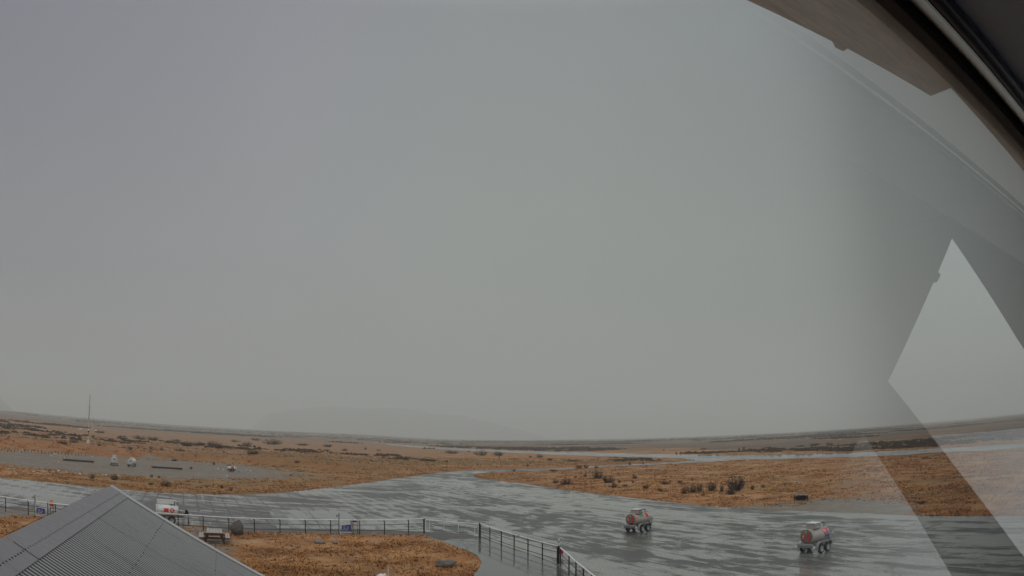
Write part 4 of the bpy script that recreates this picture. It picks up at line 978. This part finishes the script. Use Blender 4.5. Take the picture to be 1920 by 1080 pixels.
# ceiling, floor, walls of the dark room
zc_ = 1.45
b = MB(); wbox(b, -2.6, 5.2, -5.2, .35, zc_, zc_ + .1); b.build('ceiling', M['roomdark'], house)
b = MB(); wbox(b, -2.6, 5.2, -5.2, .42, -1.6, -1.5); b.build('room_floor', M['roomdark'], house)
b = MB(); wbox(b, -2.6, 5.2, -5.3, -5.2, -1.5, zc_); b.build('back_wall', M['roomdark'], house)
b = MB(); wbox(b, -2.7, -2.6, -5.3, .42, -1.5, zc_); b.build('side_wall', M['roomdark'], house)
b = MB(); wbox(b, -2.6, 5.1, .361, .395, zA + .02, 1.5); b.build('outer_wall_above', M['eave'], house)
b = MB(); wbox(b, -2.6, 5.1, .36, .46, -7.5, -.9); b.build('outer_wall_below', M['wallc'], house)
# gable wall at the far end of the room with steep triangular windows: they are what the glass mirrors
TE = 5.0
def mirror_pt(x, y):
    r_ = np.array(ray(x, y)); dn = r_[0] * nv[0] + r_[1] * nv[1]; dt = r_[0] * tv[0] + r_[1] * tv[1]
    s = TE / dt; return (D0 * 2 - s * dn, s * r_[2])   # (n, z) on the wall plane t = TE
holes = [[(1785, 447), (1759, 510), (1764, 515), (1757, 529), (1750, 530), (1665, 715), (1790, 874), (1905, 1025), (2020, 1180), (2020, 820), (1905, 632)], [(1618, 813), (1538, 941), (1450, 1090), (1790, 1090), (1706, 948)], ]
HP = [[mirror_pt(*q_) for q_ in h_] for h_ in holes]
HP[1] = [(n_, max(z_, -1.45)) for n_, z_ in HP[1]]; HP[0] = [(min(n_, .2), max(z_, -1.45)) for n_, z_ in HP[0]]
print('HOLES', HP)
outer = [(-5.2, -1.5), (.42, -1.5), (.42, zc_), (-5.2, zc_)]
loops = [[Vector((n_, z_, 0)) for n_, z_ in L_] for L_ in [outer] + HP]
tri = tessellate_polygon(loops); flat = [v for L_ in loops for v in L_]
b = MB(); b.add([wp(TE, v.x, v.y) for v in flat] , [tuple(t_) for t_ in tri]); b.build('gable_wall', M['roomdark'], house)
# the glass pane: reflection rises towards grazing angles
gm = bpy.data.materials.new('window_glass'); gm.use_nodes = True; nt = gm.node_tree; nt.nodes.clear()
go_ = nt.nodes.new('ShaderNodeOutputMaterial'); mx = nt.nodes.new('ShaderNodeMixShader'); tr = nt.nodes.new('ShaderNodeBsdfTransparent'); gl = nt.nodes.new('ShaderNodeBsdfGlossy'); gl.inputs['Roughness'].default_value = 0.0
geo = nt.nodes.new('ShaderNodeNewGeometry'); dp_ = nt.nodes.new('ShaderNodeVectorMath'); dp_.operation = 'DOT_PRODUCT'
nt.links.new(geo.outputs['Normal'], dp_.inputs[0]); nt.links.new(geo.outputs['Incoming'], dp_.inputs[1])
ab = nt.nodes.new('ShaderNodeMath'); ab.operation = 'ABSOLUTE'; nt.links.new(dp_.outputs['Value'], ab.inputs[0])
om = nt.nodes.new('ShaderNodeMath'); om.operation = 'SUBTRACT'; om.inputs[0].default_value = 1; nt.links.new(ab.outputs[0], om.inputs[1])
pw = nt.nodes.new('ShaderNodeMath'); pw.operation = 'POWER'; pw.inputs[1].default_value = 3.0; nt.links.new(om.outputs[0], pw.inputs[0])
tcg = nt.nodes.new('ShaderNodeTexCoord'); dt_ = nt.nodes.new('ShaderNodeVectorMath'); dt_.operation = 'DOT_PRODUCT'; dt_.inputs[1].default_value = (tv[0], tv[1], 0)
nt.links.new(tcg.outputs['Object'], dt_.inputs[0]); fd = nt.nodes.new('ShaderNodeMapRange'); fd.interpolation_type = 'SMOOTHSTEP'   # added fade of the reflection that conceals the pane's cut edge
t0 = hit(1452, 700, D0)[0]; fd.inputs[1].default_value = t0 - .01; fd.inputs[2].default_value = t0 + .29; fd.inputs[4].default_value = 1.36; nt.links.new(dt_.outputs['Value'], fd.inputs[0])
fm = nt.nodes.new('ShaderNodeMath'); fm.operation = 'MULTIPLY'; nt.links.new(pw.outputs[0], fm.inputs[0]); nt.links.new(fd.outputs[0], fm.inputs[1]); nt.links.new(fm.outputs[0], mx.inputs[0]); nt.links.new(tr.outputs[0], mx.inputs[1]); nt.links.new(gl.outputs[0], mx.inputs[2]); nt.links.new(mx.outputs[0], go_.inputs[0])
M['glass'] = gm
t0 = hit(1452, 700, D0)[0]
b = MB(); b.add([wp(t0, D0, -.9), wp(5.0, D0, -.9), wp(5.0, D0, zA + .05), wp(t0, D0, zA + .05)], [(0, 1, 2, 3)]); b.build('window_pane', gm, house)
# eave board outside, over the window
ZE = 1.1
RK = .6   # the eave board rises away from the wall
def ep(x, y):
    r_ = np.array(ray(x, y)); dn = r_[0] * nv[0] + r_[1] * nv[1]; s = (ZE - RK * .4) / (r_[2] - RK * dn); return r_ * s
A_, B1, B2, B3, B4, C_, D_, E_ = (ep(*q_) for q_ in ((1400, 0), (1561, 78), (1566, 89), (1581, 96), (1589, 91), (1745, 180), (1783, 165), (1920, 322)))
A0 = A_ - (B1 - A_) / np.linalg.norm(B1 - A_) * 3.0; E2 = E_ + (E_ - D_) / np.linalg.norm(E_ - D_) * .12
W1 = np.append(tv * 5.15 + nv * .396, ZE); W0 = np.append(tv * -2.6 + nv * .396, ZE)
ring = [A0, A_, B1, B2, B3, B4, C_, D_, E_, E2, W1, W0]
V_ = [Vector((p_[0], p_[1], 0)) for p_ in ring]; tri = tessellate_polygon([V_])
b = MB(); n_ = len(ring)
b.add([(p_[0], p_[1], H + p_[2]) for p_ in ring] + [(p_[0], p_[1], H + p_[2] + .12) for p_ in ring], [tuple(t_) for t_ in tri] + [tuple(i + n_ for i in t_)[::-1] for t_ in tri] + [(i, (i + 1) % n_, (i + 1) % n_ + n_, i + n_) for i in range(n_)])
b.build('eave_board', M['eave'], house)
b = MB(); wbox(b, -2.7, 5.15, -5.4, .62, 1.56, 1.66); b.build('roof', M['iron'], house)

# ---------------------------------------------------------------- haze
hz = MB(); hz.box((0, 3000, 195), (17000, 17000, 412)); 
hm = bpy.data.materials.new('haze'); hm.use_nodes = True; nt = hm.node_tree; nt.nodes.clear()
o_ = nt.nodes.new('ShaderNodeOutputMaterial'); pv = nt.nodes.new('ShaderNodeVolumePrincipled')
pv.inputs['Color'].default_value = (.96, 1.0, .97, 1); pv.inputs['Density'].default_value = 4.2e-4
nt.links.new(pv.outputs[0], o_.inputs['Volume'])
ho = hz.build('haze', hm); tag(ho, 'thin grey rain haze over the whole airfield', 'haze', kind='stuff')
print('objects', len(bpy.data.objects))

ONES = 'first second third fourth fifth sixth seventh eighth ninth tenth eleventh twelfth thirteenth fourteenth fifteenth sixteenth seventeenth eighteenth nineteenth'.split()
def ordinal(n):
    if n < 20: return ONES[n - 1]
    t = {2: 'twent', 3: 'thirt', 4: 'fort', 5: 'fift'}[n // 10]
    return t + 'ieth' if n % 10 == 0 else t + 'y ' + ONES[n % 10 - 1]
SHORT = {'small low dark shrub dotted on the orange grass island away from the rows': 'low shrub dotted on the orange grass island',
 'low shrub beside the narrow taxiway link or the far grass edge': 'low shrub along the taxiway link',
 'dark shrub on the olive grass between the runway and the taxiway': 'dark shrub between runway and taxiway',
 'dark shrub on the tan plain behind the grass bank': 'dark shrub on the tan plain behind the bank',
 'small dark shrub around the gravel yard left of the taxiway': 'dark shrub around the gravel yard',
 'dark shrub on the far side of the runway': 'dark shrub beyond the runway',
 'white marker stone in the loose rows around the gravel yard': 'white stone around the gravel yard',
 'short dark post in the row along the back of the gravel yard': 'short dark post behind the gravel yard'}
for lb, L_ in SHARED.items():
    if len(L_) < 3 or lb not in SHORT: continue
    L_.sort(key=lambda q_: q_[0])
    for i, (x, w, o) in enumerate(L_):
        o['label'] = SHORT[lb] + ', ' + (ordinal(i + 1) + ' from the left' if i else 'leftmost')
